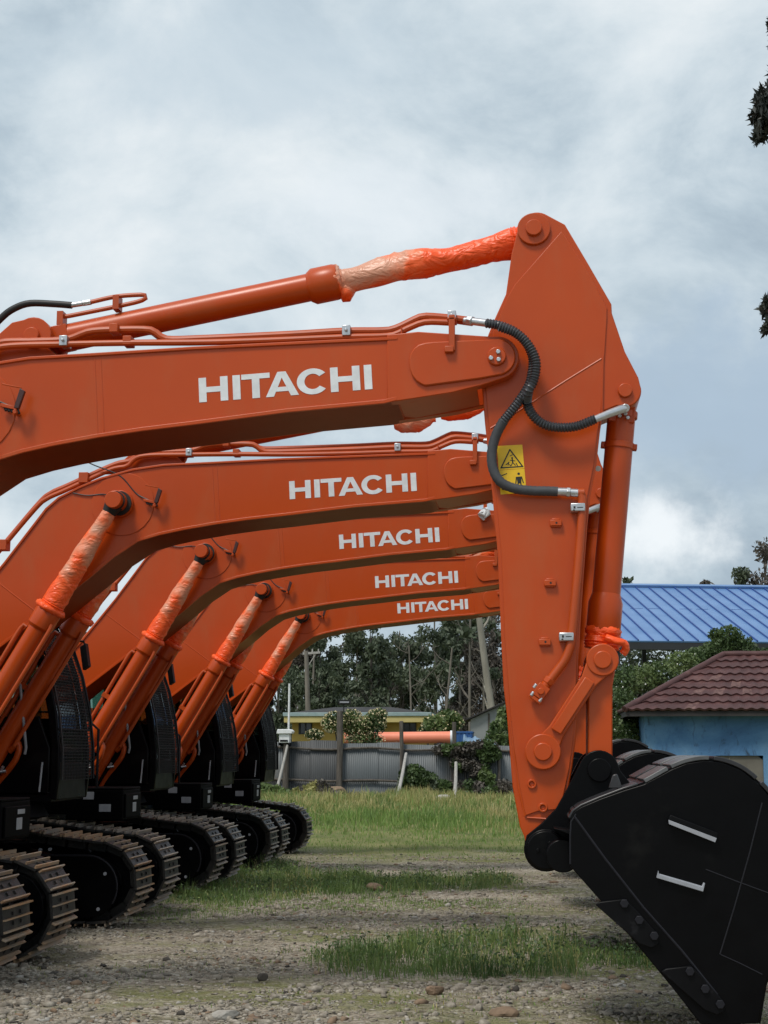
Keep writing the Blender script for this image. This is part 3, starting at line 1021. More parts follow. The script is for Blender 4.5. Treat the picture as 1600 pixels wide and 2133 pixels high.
def rod_cover(a, b, r0, r1, seed, lump):
    """crumpled cloth sleeve between two points"""
    rg = random.Random(seed)
    a, b = Vector(a), Vector(b)
    L = (b - a).length
    n = max(16, int(L / 0.008))
    ax = (b - a).normalized()
    sag = Vector((0, 0, -1)) * (0.012 if lump and L > 0.5 else 0)
    ph = [rg.uniform(0, 6.28) for _ in range(12)]
    pts, R = [], []
    for i in range(n + 1):
        t = i / n
        pts.append(a + ax * (L * t) + sag * math.sin(t * PI * 3 + ph[0]))
        r = r0 + (r1 - r0) * t
        if lump:
            r *= 1 + 0.11 * math.sin(t * L * 8 + ph[1]) + 0.05 * math.sin(t * L * 19 + ph[2])
        else:
            r *= 1 + 0.03 * math.sin(t * L * 12 + ph[1]) + 0.015 * math.sin(t * L * 31 + ph[2])
        edge = min(t, 1 - t) * L
        if edge < 0.06:
            r *= 0.90 + 0.1 * edge / 0.06 + 0.05 * math.sin(edge * 300)
        R.append(r)

    fl_ = [(rg.uniform(0.1, 0.95) * L, rg.uniform(0, 6.28), rg.uniform(0.007, 0.022), rg.choice((-1, 1)) * rg.uniform(.01, .055), rg.choice((-1, 1, 1)) * rg.uniform(0.04, 0.105)) for _ in range(int(4 + L * 16))]

    def wob(i, an):
        t = i / n * L
        w = 1 + 0.05 * math.sin(2 * an + ph[3] + t * 5) + 0.03 * math.sin(3 * an + ph[4] - t * 11)
        for c, a0, wd, sl_, am in fl_:           # single creases that run partly round the sleeve, slanting
            da = (an - a0 + PI) % (2 * PI) - PI
            w += am * math.exp(-((t - c - sl_ * da) / wd) ** 2) * max(0.0, math.cos(da * 0.75)) ** 2 * 0.8
        return w
    m = MB()
    m.tube(pts, R, 40, True, wob)
    # gathered hem where it is tied to the gland
    m.tube([a - ax * 0.025, a - ax * 0.005, a + ax * 0.02, a + ax * 0.035], [r0 * 1.10, r0 * 1.22, r0 * 1.18, r0 * 1.02], 30, True,
           lambda i, an: 1 + 0.06 * math.sin(11 * an + i * 1.7) + 0.05 * math.sin(4 * an + ph[9]))
    if lump and L > 0.5:    # slack fold hanging under the gland
        q = a + ax * 0.07
        m.tube([q + Vector((0, 0, -r0 * 0.4)), q + Vector((0.0, -0.01, -r0 * 1.0)), q + Vector((0.012, 0, -r0 * 1.45)), q + Vector((0.03, 0, -r0 * 1.55))], [0.055, 0.06, 0.042, 0.012], 14, True,
               lambda i, an: 1 + 0.12 * math.sin(3 * an + i))
    return m


def letters(boom, OR):
    """HITACHI on both flanks of the boom; unit = letter height, strokes as in the photo"""
    W, Hh, st, hb = 1.10, 1.0, 0.285, 0.22

    def H(x):
        return [[(x, 0), (x + st, 0), (x + st, .39), (x + W - st, .39), (x + W - st, 0), (x + W, 0), (x + W, 1), (x + W - st, 1), (x + W - st, .61), (x + st, .61), (x + st, 1), (x, 1)]]

    def I(x):
        return [[(x, 0), (x + st, 0), (x + st, 1), (x, 1)]]

    def Tt(x):
        w = 1.07
        return [[(x + w / 2 - st / 2, 0), (x + w / 2 + st / 2, 0), (x + w / 2 + st / 2, .79), (x + w, .79), (x + w, 1), (x, 1), (x, .79), (x + w / 2 - st / 2, .79)]]

    def Aa(x):
        w = 1.24
        return [[(x, 0), (x + .30, 0), (x + .385, .19), (x + w - .385, .19), (x + w - .455, .36), (x + .455, .36), (x + w / 2, .775), (x + w - .455, .36), (x + w - .385, .19), (x + w - .30, 0), (x + w, 0), (x + .775, 1), (x + w - .775, 1)]]

    def Cc(x):
        w = 1.20
        cx, cz = x + w / 2, 0.5
        o = [(cx + 0.60 * math.cos(math.radians(t)), cz + 0.53 * math.sin(math.radians(t))) for t in range(38, 323, 12)]
        o.append((cx + 0.60 * math.cos(math.radians(322)), cz + 0.53 * math.sin(math.radians(322))))
        i = [(cx + 0.315 * math.cos(math.radians(t)), cz + 0.315 * math.sin(math.radians(t))) for t in range(38, 323, 12)]
        i.append((cx + 0.315 * math.cos(math.radians(322)), cz + 0.315 * math.sin(math.radians(322))))
        # stretch the opening towards blunt horizontal terminals
        return [o + list(reversed(i))]
    glyphs = [(H, 0), (I, 1.285), (Tt, 1.62), (Aa, 2.52), (Cc, 3.70), (H, 4.96), (I, 6.22)]
    total = 6.22 + st
    p0, p1 = at(415, 838, YC - 0.33), at(776, 810, YC - 0.33)
    h = 0.169
    ang = math.atan2(p1[1] - p0[1], p1[0] - p0[0])
    Lx = math.hypot(p1[0] - p0[0], p1[1] - p0[1]) / total
    ca, sa = math.cos(ang), math.sin(ang)
    m = MB()
    for s in (-1, 1):
        for fn, x0 in glyphs:
            for poly in fn(x0):
                pts = []
                for u, v in poly:
                    if s > 0:
                        u = total - u          # reads correctly from the far side too
                    pts.append((p0[0] + u * Lx * ca - v * h * sa, p0[1] + u * Lx * sa + v * h * ca))
                y0, y1 = sorted((s * 0.3255, s * 0.3275))
                if fn is Aa:
                    # A is built from two legs and a bar so that no polygon crosses itself
                    def tr(u, v):
                        u = x0 + u
                        if s > 0:
                            u = total - u
                        return (p0[0] + u * Lx * ca - v * h * sa, p0[1] + u * Lx * sa + v * h * ca)
                    for q in ([(0, 0), (.30, 0), (.62, .76), (.62, 1), (.465, 1)], [(1.24, 0), (.94, 0), (.62, .76), (.62, 1), (.775, 1)], [(.385, .195), (.855, .195), (.78, .375), (.46, .375)]):
                        m.prism([tr(u, v) for u, v in q], y0, y1)
                else:
                    m.prism(pts, y0, y1)
    m.sides('lettering', 'white_print', boom, 0, 0, OR)


def decal(arm, OR):
    """yellow two-panel crush warning: triangle with falling parts above, person keeping clear below"""
    o = [A(1035, 929, -0.236), A(1088, 926, -0.236), A(1097, 1026, -0.236), A(1043, 1030, -0.236)]

    def uv(u, v):          # u right, v down, 0..1
        x = (o[0][0] * (1 - u) + o[1][0] * u) * (1 - v) + (o[3][0] * (1 - u) + o[2][0] * u) * v
        z = (o[0][1] * (1 - u) + o[1][1] * u) * (1 - v) + (o[3][1] * (1 - u) + o[2][1] * u) * v
        return (x, z)
    m = MB()
    m.prism([uv(0, 0), uv(1, 0), uv(1, .496), uv(0, .496)], -0.2352, -0.2335)
    m.prism([uv(0, .504), uv(1, .504), uv(1, 1), uv(0, 1)], -0.2352, -0.2335)
    m.m(1)
    y0, y1 = -0.2362, -0.2348

    def line(pts, w, close=False):
        P = [Vector((p[0], p[1])) for p in pts]
        if close:
            P.append(P[0])
        for a, b in zip(P, P[1:]):
            d = (b - a)
            if d.length < 1e-6:
                continue
            n = Vector((-d.y, d.x)).normalized() * w
            e = d.normalized() * w * 0.8
            q = [a - e + n, b + e + n, b + e - n, a - e - n]
            m.prism([tuple(v) for v in q], y0, y1)
    tri = [uv(.50, .09), uv(.94, .455), uv(.10, .455)]
    line(tri, 0.0042, True)

    def blob(c, r, n=12):
        m.prism([(c[0] + r * math.cos(i * 2 * PI / n), c[1] + r * math.sin(i * 2 * PI / n)) for i in range(n)], y0, y1)
    # figure under falling pieces
    blob(uv(.56, .265), 0.006)
    line([uv(.56, .29), uv(.57, .36)], 0.004)
    line([uv(.57, .36), uv(.50, .42)], 0.0028)
    line([uv(.57, .36), uv(.66, .42)], 0.0028)
    line([uv(.48, .31), uv(.66, .33)], 0.0025)
    line([uv(.50, .22), uv(.58, .20)], 0.0025)
    line([uv(.30, .40), uv(.42, .35), uv(.38, .41)], 0.003)
    line([uv(.44, .40), uv(.47, .425)], 0.003)
    line([uv(.70, .38), uv(.74, .43)], 0.003)
    # lower panel: standing person, bucket outline, arrows
    blob(uv(.76, .60), 0.0085)
    m.prism([uv(.66, .66), uv(.86, .66), uv(.83, .80), uv(.69, .80)], y0, y1)
    line([uv(.66, .67), uv(.62, .79)], 0.0035)
    line([uv(.86, .67), uv(.91, .79)], 0.0035)
    line([uv(.71, .79), uv(.69, .92)], 0.0042)
    line([uv(.81, .79), uv(.83, .92)], 0.0042)
    line([uv(.08, .80), uv(.08, .90), uv(.22, .91), uv(.26, .82)], 0.0025)
    line([uv(.32, .86), uv(.44, .80)], 0.003)
    line([uv(.36, .91), uv(.48, .85)], 0.003)
    line([uv(.08, .62), uv(.30, .58)], 0.003)
    m.build('warning_decal', ['yellow_decal', 'black_print'], arm, 0, 0, OR)


def ribbed(m, pts, r, pitch, depth, n=12):
    P = resample(smooth_path(pts, 10), pitch / 2)
    R = [r * (1 + depth if i % 2 else 1 - depth) for i in range(len(P))]
    m.tube(P, R, n)


def hoses(arm, OR):
    y = -0.43
    a = [(1012, 673), (1040, 678), (1070, 690), (1095, 712), (1110, 745), (1108, 780), (1100, 806), (1082, 833), (1052, 868), (1034, 900)]
    b = [(1040, 680), (1075, 694), (1100, 718), (1116, 752), (1113, 788), (1101, 815), (1098, 838), (1108, 862), (1130, 882), (1160, 890), (1200, 888), (1240, 873)]
    m = MB()
    ribbed(m, [A3(px, py, y + 0.06) for px, py in a[:7]] + [A3(1078, 840, -0.36), A3(1048, 878, -0.33)], 0.031, 0.019, 0.10)
    ribbed(m, [A3(px, py, y + 0.005) for px, py in b[:6]] + [A3(px, py, -0.34) for px, py in b[6:]], 0.031, 0.019, 0.12)
    m.build('hose', 'hose_guard', arm, 0, 60, OR)
    m = MB()
    ribbed(m, [A3(px, py, yy) for px, py, yy in ((1050, 875, -0.33), (1034, 905, -0.31), (1025, 940, -0.30), (1027, 975, -0.30), (1042, 1003, -0.30), (1070, 1017, -0.29), (1105, 1022, -0.285), (1140, 1023, -0.285), (1162, 1024, -0.285))], 0.033, 0.03, 0.035)
    m.build('hose_sleeve', 'sleeve', arm, 0, 60, OR)
    f = MB()
    f.tube([A3(975, 667, y + 0.12), A3(985, 669, y + 0.10)], 0.034, 6)
    f.tube([A3(983, 669, y + 0.11), A3(1014, 673, y + 0.06)], 0.026, 14)
    f.tube([A3(968, 668, y + 0.14), A3(980, 670, y + 0.12)], 0.026, 14)
    f.tube([A3(1158, 1024, -0.285), A3(1182, 1025, -0.285)], 0.029, 14)
    f.tube([A3(1180, 1025, -0.285), A3(1188, 1026, -0.285)], 0.034, 6)
    f.tube([A3(1188, 1026, -0.285), A3(1206, 1027, -0.285)], 0.027, 14)
    f.tube([A3(1236, 875, -0.34), A3(1268, 862, -0.30), A3(1292, 853, -0.27), A3(1303, 850, -0.24)], [0.024, 0.027, 0.029, 0.029], 14)
    f.tube([A3(1303, 850, -0.27), A3(1303, 850, -0.12)], 0.028, 14)
    for px, py in ((1291, 866), (1303, 862), (1308, 870)):
        q = A(px, py, -0.12)
        f.cyl((q[0], -0.13, q[1]), (q[0], -0.10, q[1]), 0.014, n=6)
    f.pieces('hose_fitting', 'silver', arm, 0.003, 40, OR)


def bucket(root, OR):
    wy = 0.70
    yn = -wy
    # side profile traced on the near side plate; the part outside the frame closes the heel and the floor
    top = [(1188, 1706), (1194, 1692), (1210, 1681), (1250, 1664), (1300, 1646), (1340, 1634), (1372, 1617), (1400, 1602), (1430, 1590), (1468, 1584), (1505, 1588), (1545, 1604), (1582, 1634),
           (1618, 1676), (1648, 1730), (1668, 1795), (1674, 1865), (1662, 1935), (1636, 1995), (1600, 2036)]
    toe = [(1590, 2075), (1581, 2132), (1500, 2136), (1459, 2133)]
    mouth = [(1400, 2057), (1330, 1972), (1250, 1875), (1186, 1803)]
    pr = [A(x, y, yn) for x, y in top + toe + mouth]
    b = MB()
    b.prism(pr, -wy, -wy + 0.035)
    b.prism(pr, wy - 0.035, wy)
    # curved shell
    sh = MB()
    ring = [A(x, y, yn) for x, y in top + [(1590, 2075), (1581, 2132)]]
    cen = (sum(p[0] for p in ring) / len(ring), sum(p[1] for p in ring) / len(ring))
    fine = [(p.x, p.z) for p in smooth_path([(x, 0, z) for x, z in ring], 4)]
    sh.strip(fine, 0.012, -wy + 0.012, wy - 0.012)
    sh.strip(fine, -0.022, -wy + 0.036, wy - 0.036)
    bk = sh.build('bucket', 'black_paint', root, 0, 50, OR)
    b.sides('side_plate', 'black_paint', bk, 0.006, 35, OR)
    # wear strips standing proud of the back, with gaps
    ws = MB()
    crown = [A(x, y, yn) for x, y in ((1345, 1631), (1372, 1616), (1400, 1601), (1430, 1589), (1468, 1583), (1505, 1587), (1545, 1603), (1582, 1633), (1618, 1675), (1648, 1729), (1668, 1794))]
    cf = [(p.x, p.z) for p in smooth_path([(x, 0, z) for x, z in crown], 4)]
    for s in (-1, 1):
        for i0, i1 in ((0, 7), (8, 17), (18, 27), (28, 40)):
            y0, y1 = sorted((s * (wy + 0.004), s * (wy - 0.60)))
            ws.m(0 if i1 < 20 else 1).strip(cf[i0:i1 + 1], 0.026, y0, y1)  # runs facing up and left get the paler tone, a painted highlight
    ws.sides('wear_strip', ['black_dusty_lit', 'rim_grey'], bk, 0.004, 50, OR)
    # torque tube / top plate rim
    rim = MB()
    tp = [A(x, y, yn) for x, y in ((1188, 1706), (1196, 1691), (1212, 1680), (1250, 1664), (1300, 1645), (1330, 1636))]
    rim.strip(tp, 0.016, -wy + 0.001, wy - 0.001)
    rim.prism([A(x, y, yn) for x, y in ((1268, 1642), (1277, 1614), (1286, 1612), (1298, 1643))], -wy + 0.02, -wy + 0.045)
    rim.prism([A(x, y, yn) for x, y in ((1268, 1642), (1277, 1614), (1286, 1612), (1298, 1643))], wy - 0.045, wy - 0.02)
    rim.build('rim_plate', 'rim_grey', bk, 0.006, 50, OR)
    # welded seams that catch the light
    w = MB()
    for s in (-1, 1):
        for path, r in ((((1196, 1700), (1260, 1788), (1340, 1890), (1420, 1980), (1494, 2072)), 0.008), (((1588, 1672), (1562, 1776), (1530, 1890), (1500, 1988)), 0.005), (((1470, 1811), (1540, 1838), (1600, 1860)), 0.004),
                        (((1500, 1988), (1540, 2006), (1588, 2030)), 0.004), (((1188, 1800), (1188, 1740), (1190, 1712), (1200, 1696)), 0.006)):
            w.tube([(x, s * (wy + 0.001), z) for x, z in (A(px, py, yn) for px, py in path)], r, 6)
    w.pieces('weld_seam', 'weld_grey', bk, 0, 40, OR)
    # step bars on the side plate
    st = MB()
    for s in (-1, 1):
        q = [A(x, y, yn) for x, y in ((1393, 1701), (1396, 1697), (1493, 1734), (1492, 1752), (1488, 1754), (1391, 1716))]
        y0, y1 = sorted((s * (wy - 0.002), s * (wy + 0.05)))
        st.prism(q, y0, y1)
    st.sides('step_bar', 'black_worn', bk, 0.004, 40, OR)
    se = MB()  # lower half of the bar: sky reflection painted as a pale strip
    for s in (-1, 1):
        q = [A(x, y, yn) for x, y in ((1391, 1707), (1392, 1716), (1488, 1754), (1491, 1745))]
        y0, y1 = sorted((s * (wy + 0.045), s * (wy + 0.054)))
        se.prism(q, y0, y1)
    se.sides('step_glint', 'sticker_grey', bk, 0.002, 40, OR)
    sb = MB()
    for s in (-1, 1):
        y0, y1 = sorted((s * (wy - 0.002), s * (wy + 0.03)))
        sb.prism([A(x, y, yn) for x, y in ((1371, 1813), (1367, 1828), (1464, 1857), (1468, 1839), (1465, 1838), (1461, 1846), (1372, 1821))], y0, y1)
        y0, y1 = sorted((s * (wy - 0.002), s * (wy + 0.012)))
        sb.prism([A(x, y, yn) for x, y in ((1367, 1826), (1371, 1819), (1461, 1845), (1464, 1855))], y0, y1)
    sb.sides('step_bracket', 'pale_bar', bk, 0.003, 40, OR)
    # bolted side cutters on the mouth edge
    for off in ((0, 0), (137, 139)):
        sc = MB()
        q = [(1240, 1884), (1250, 1878), (1302, 1872), (1330, 1900), (1370, 1946), (1372, 1966), (1356, 1974), (1330, 1964)]
        for s in (-1, 1):
            y0, y1 = sorted((s * (wy - 0.004), s * (wy + 0.026)))
            sc.prism([A(x + off[0], y + off[1], yn) for x, y in q], y0, y1)
        c_ = sc.sides('side_cutter', 'black_worn', bk, 0.005, 40, OR)
    bo = MB()
    for px, py in ((1300, 1881), (1331, 1915), (1362, 1948), (1436, 2022), (1468, 2058), (1499, 2090)):
        for s in (-1, 1):
            q = A(px, py, yn)
            bo.cyl((q[0], s * (wy + 0.02), q[1]), (q[0], s * (wy + 0.045), q[1]), 0.027, n=6)
    bo.pieces('bolt', 'weld_grey', bk, 0.003, 40, OR)
    # floor lip and teeth
    tt = MB()
    lip = [A(x, y, yn) for x, y in ((1586, 2080), (1581, 2132), (1459, 2133), (1442, 2112))]
    tt.prism([(x, max(0.03, z)) for x, z in lip], -wy + 0.03, wy - 0.03)
    x0, z0 = A(1500, 2120, yn)
    for k in range(5):
        yy = -wy + 0.10 + k * (2 * wy - 0.20) / 4
        tt.prism([(x0 - 0.02, z0 + 0.05), (x0 + 0.14, z0 + 0.04), (x0 + 0.10, 0.0), (x0 - 0.03, -0.03)], yy - 0.06, yy + 0.06)
    tt.build('tooth_bar', 'black_worn', bk, 0.008, 40, OR)
    # hinge ears on both sides of the arm
    er = MB()
    K = A(1137, 1769, -0.27)
    for s in (-1, 1):
        y0, y1 = sorted((s * 0.245, s * 0.30))
        hi = arc(A(1248, 1604, -0.27)[0], A(1248, 1604, -0.27)[1], 0.125, 150, 20, 8)
        q = [A(x, y, -0.27) for x, y in ((1097, 1740), (1128, 1715), (1158, 1684), (1180, 1645), (1198, 1610))] + hi + [A(x, y, -0.27) for x, y in ((1292, 1606), (1320, 1640), (1300, 1700), (1210, 1760), (1190, 1806))]
        q += [(K[0] + 0.138 * math.cos(math.radians(t)), K[1] + 0.138 * math.sin(math.radians(t))) for t in range(-60, -201, -14)]
        er.prism(q, y0, y1)
    er.cyl((K[0], -0.34, K[1]), (K[0], 0.34, K[1]), 0.128, n=36)
    er.cyl((K[0], -0.375, K[1]), (K[0], 0.375, K[1]), 0.118, n=36)
    er.cyl((K[0] + 0.10, -wy + 0.1, K[1] - 0.02), (K[0] + 0.10, wy - 0.1, K[1] - 0.02), 0.10, n=28)
    Hn = A(1248, 1604, -0.27)
    er.cyl((Hn[0], -0.335, Hn[1]), (Hn[0], 0.335, Hn[1]), 0.075, n=28)
    er.sides('hinge_ear', 'black_paint', bk, 0.006, 35, OR)
    eb = MB()
    for s in (-1, 1):
        for t in (60, 180, 300):
            a = math.radians(t)
            eb.cyl((K[0] + 0.05 * math.cos(a), s * 0.37, K[1] + 0.05 * math.sin(a)), (K[0] + 0.05 * math.cos(a), s * 0.385, K[1] + 0.05 * math.sin(a)), 0.013, n=6)
        y0, y1 = sorted((s * 0.30, s * 0.312))
        eb.prism([A(x, y, -0.3) for x, y in ((1152, 1720), (1186, 1724), (1186, 1733), (1172, 1727))], y0, s * 0.66 if s > 0 else y1) if s > 0 else eb.prism([A(x, y, -0.3) for x, y in ((1152, 1720), (1186, 1724), (1186, 1733), (1172, 1727))], -0.66, -0.30)
    eb.sides('gusset', 'black_worn', bk, 0.003, 40, OR)


def undercarriage(root, OR):
    cx0, zc0, R0 = -8.14, 0.52, 0.455              # rear wheel
    cx1, zc1, R1 = -4.295, 0.445, 0.385            # front wheel, smaller and lower
    loop = [(cx1, zc1 - R1), (-5.2, 0.062), (-6.2, 0.062), (-7.4, 0.062), (cx0, zc0 - R0)]
    loop += [(cx0 + R0 * math.cos(math.radians(t)), zc0 + R0 * math.sin(math.radians(t))) for t in range(-105, -271, -15)]
    loop += [(-7.6, 0.955), (-7.0, 0.985), (-6.3, 0.955), (-5.6, 0.985), (-5.2, 0.955), (-4.75, 0.885)]
    loop += [(cx1 + R1 * math.cos(math.radians(t)), zc1 + R1 * math.sin(math.radians(t))) for t in range(80, -89, -12)]
    LP = resample([Vector((x, 0, z)) for x, z in loop + [loop[0]]], 0.01)
    cum = [0.0]
    for i in range(1, len(LP)):
        cum.append(cum[-1] + (LP[i] - LP[i - 1]).length)
    P = cum[-1]

    def path(s):
        t = (s % P) / P * (len(LP) - 1)
        i = int(t)
        q = LP[i].lerp(LP[min(i + 1, len(LP) - 1)], t - i)
        j0, j1 = LP[(i - 6) % (len(LP) - 1)], LP[(i + 7) % (len(LP) - 1)]
        d = j1 - j0
        return (q.x, q.z, math.atan2(d.z, d.x))
    NS = 49
    R, zc = R1, zc1
    for yc in (-1.30, 1.30):
        inner = 1 if yc < 0 else -1                # direction of the machine's middle
        fr = MB()
        fr.prism([(-8.0, 0.24), (-8.0, 0.78), (-7.3, 0.82), (-5.4, 0.82), (-4.95, 0.70), (-4.45, 0.56), (-4.45, 0.38), (-4.8, 0.24)], yc - 0.17, yc + 0.17)
        track = fr.build('track', 'black_paint', root, 0.01, 35, OR)
        ch, = (MB(),)
        for k in range(NS):
            x, z, a = path(k * P / NS)
            tx, tz = math.cos(a), math.sin(a)
            nx, nz = -tz, tx                        # outwards for this clockwise loop
            def pt(u, v):
                return (x + tx * u + nx * v, z + tz * u + nz * v)
            hw = 0.30
            ch.m(0)
            ch.prism([pt(-0.098, -0.012), pt(0.098, -0.012), pt(0.098, 0.010), pt(-0.098, 0.010)], yc - hw, yc + hw)
            ch.prism([pt(-0.09, -0.10), pt(0.09, -0.10), pt(0.09, -0.012), pt(-0.09, -0.012)], yc - 0.12, yc - 0.06)
            ch.prism([pt(-0.09, -0.10), pt(0.09, -0.10), pt(0.09, -0.012), pt(-0.09, -0.012)], yc + 0.06, yc + 0.12)
            for q in (-0.085, 0.085):
                for uu in (-0.035, 0.035):
                    p = [pt(uu - 0.014, 0.009), pt(uu + 0.014, 0.009), pt(uu + 0.014, 0.024), pt(uu - 0.014, 0.024)]
                    ch.prism(p, yc + q - 0.016, yc + q + 0.016)
            ch.m(1)
            for u, hh in ((-0.088, 0.044), (0.0, 0.032), (0.086, 0.036)):
                w = 0.008 if u else 0.0065
                ch.prism([pt(u - w, 0.009), pt(u + w, 0.009), pt(u + w * 0.75, hh), pt(u - w * 0.75, hh)], yc - hw + 0.002, yc + hw - 0.002)
        ch.build('shoe_chain', ['track_plate', 'track_bar'], track, 0, 30, OR).color = (1, 1, 1, 1)
        wh = MB()
        for cx, zz, rr in ((cx0, zc0, R0), (cx1, zc1, R1)):
            wh.cyl((cx, yc - 0.055, zz), (cx, yc + 0.055, zz), rr - 0.07, n=32)
            wh.cyl((cx, yc - 0.14, zz), (cx, yc + 0.14, zz), 0.20, n=28)
        # sprocket teeth
        for k in range(20):
            a = k * 2 * PI / 20
            c, s = math.cos(a), math.sin(a)
            wh.obox((cx1 + (R - 0.06) * c, yc, zc + (R - 0.06) * s), (0.035 * c, 0, 0.035 * s), (0, 0.03, 0), (-0.03 * s, 0, 0.03 * c))
        wh.ring((cx1, yc - inner * 0.16, zc), (0, -inner, 0), 0.05, 0.30, 0.08, 32)
        wh.cyl((cx1, yc - inner * 0.12, zc), (cx1, yc - inner * 0.27, zc), 0.19, n=32)
        wh.pieces('wheel', 'black_paint', track, 0.006, 35, OR)
        ro = MB()
        for k in range(8):
            xx = -7.6 + k * 0.40
            ro.cyl((xx, yc - 0.13, 0.185), (xx, yc + 0.13, 0.185), 0.085, n=18)
        for xx in (-7.0, -5.6):
            ro.cyl((xx, yc - 0.12, 0.865), (xx, yc + 0.12, 0.865), 0.065, n=16)
        ro.build('roller', 'dark_steel', track, 0.004, 35, OR)
        # motor guard plate on the inner face, rounded towards the front
        gp = MB()
        yA = yc + inner * 0.17
        yB = yc + inner * 0.29
        y0, y1 = sorted((yA, yB))
        gp.prism([(-5.10, 0.12), (-5.10, 0.70), (-4.44, 0.70)] + arc(-4.40, 0.40, 0.30, 85, -85, 14) + [(-4.44, 0.10)], y0, y1)
        gd = gp.build('guard_plate', 'black_paint', track, 0.008, 35, OR)
        rm = MB()
        yR = yB + inner * 0.002
        rm.tube([(x, yR, z) for x, z in ([(-5.0, 0.705), (-4.44, 0.705)] + arc(-4.40, 0.40, 0.305, 85, -30, 14))], 0.010, 8)
        rm.build('guard_rim', 'weld_grey', track, 0, 40, OR)
        bt = MB()
        for x, z in ((-4.72, 0.62), (-4.22, 0.53), (-4.88, 0.18), (-4.28, 0.19)):
            bt.cyl((x, yB, z), (x, yB + inner * 0.016, z), 0.018, n=10)
        for x, z in ((-4.90, 0.755), (-4.80, 0.76)):
            bt.cyl((x, yB - inner * 0.05, z), (x, yB - inner * 0.02, z), 0.018, n=10)
        bt.build('guard_bolt', 'pale_bar', track, 0.003, 40, OR)
        st = MB()
        for xx in (-6.9, -5.3):
            st.box(xx - 0.2, xx + 0.2, min(yc, yc - inner * 0.24), max(yc, yc - inner * 0.24), 0.80, 0.83)
        st.pieces('step', 'dark_steel', track, 0.004, 35, OR)
    cf = MB()
    for s in (-1, 1):
        cf.prism([(-6.75, 0.50), (-6.45, 0.80), (-5.75, 0.80), (-5.45, 0.50), (-5.55, 0.42), (-6.65, 0.42)], min(s * 0.3, s * 1.15), max(s * 0.3, s * 1.15))
    cf.box(-6.75, -5.45, -0.55, 0.55, 0.48, 0.82)
    cf.cyl((-6.1, 0, 0.80), (-6.1, 0, 1.06), 0.66, n=40)
    cf.build('centre_frame', 'black_paint', root, 0.012, 35, OR)


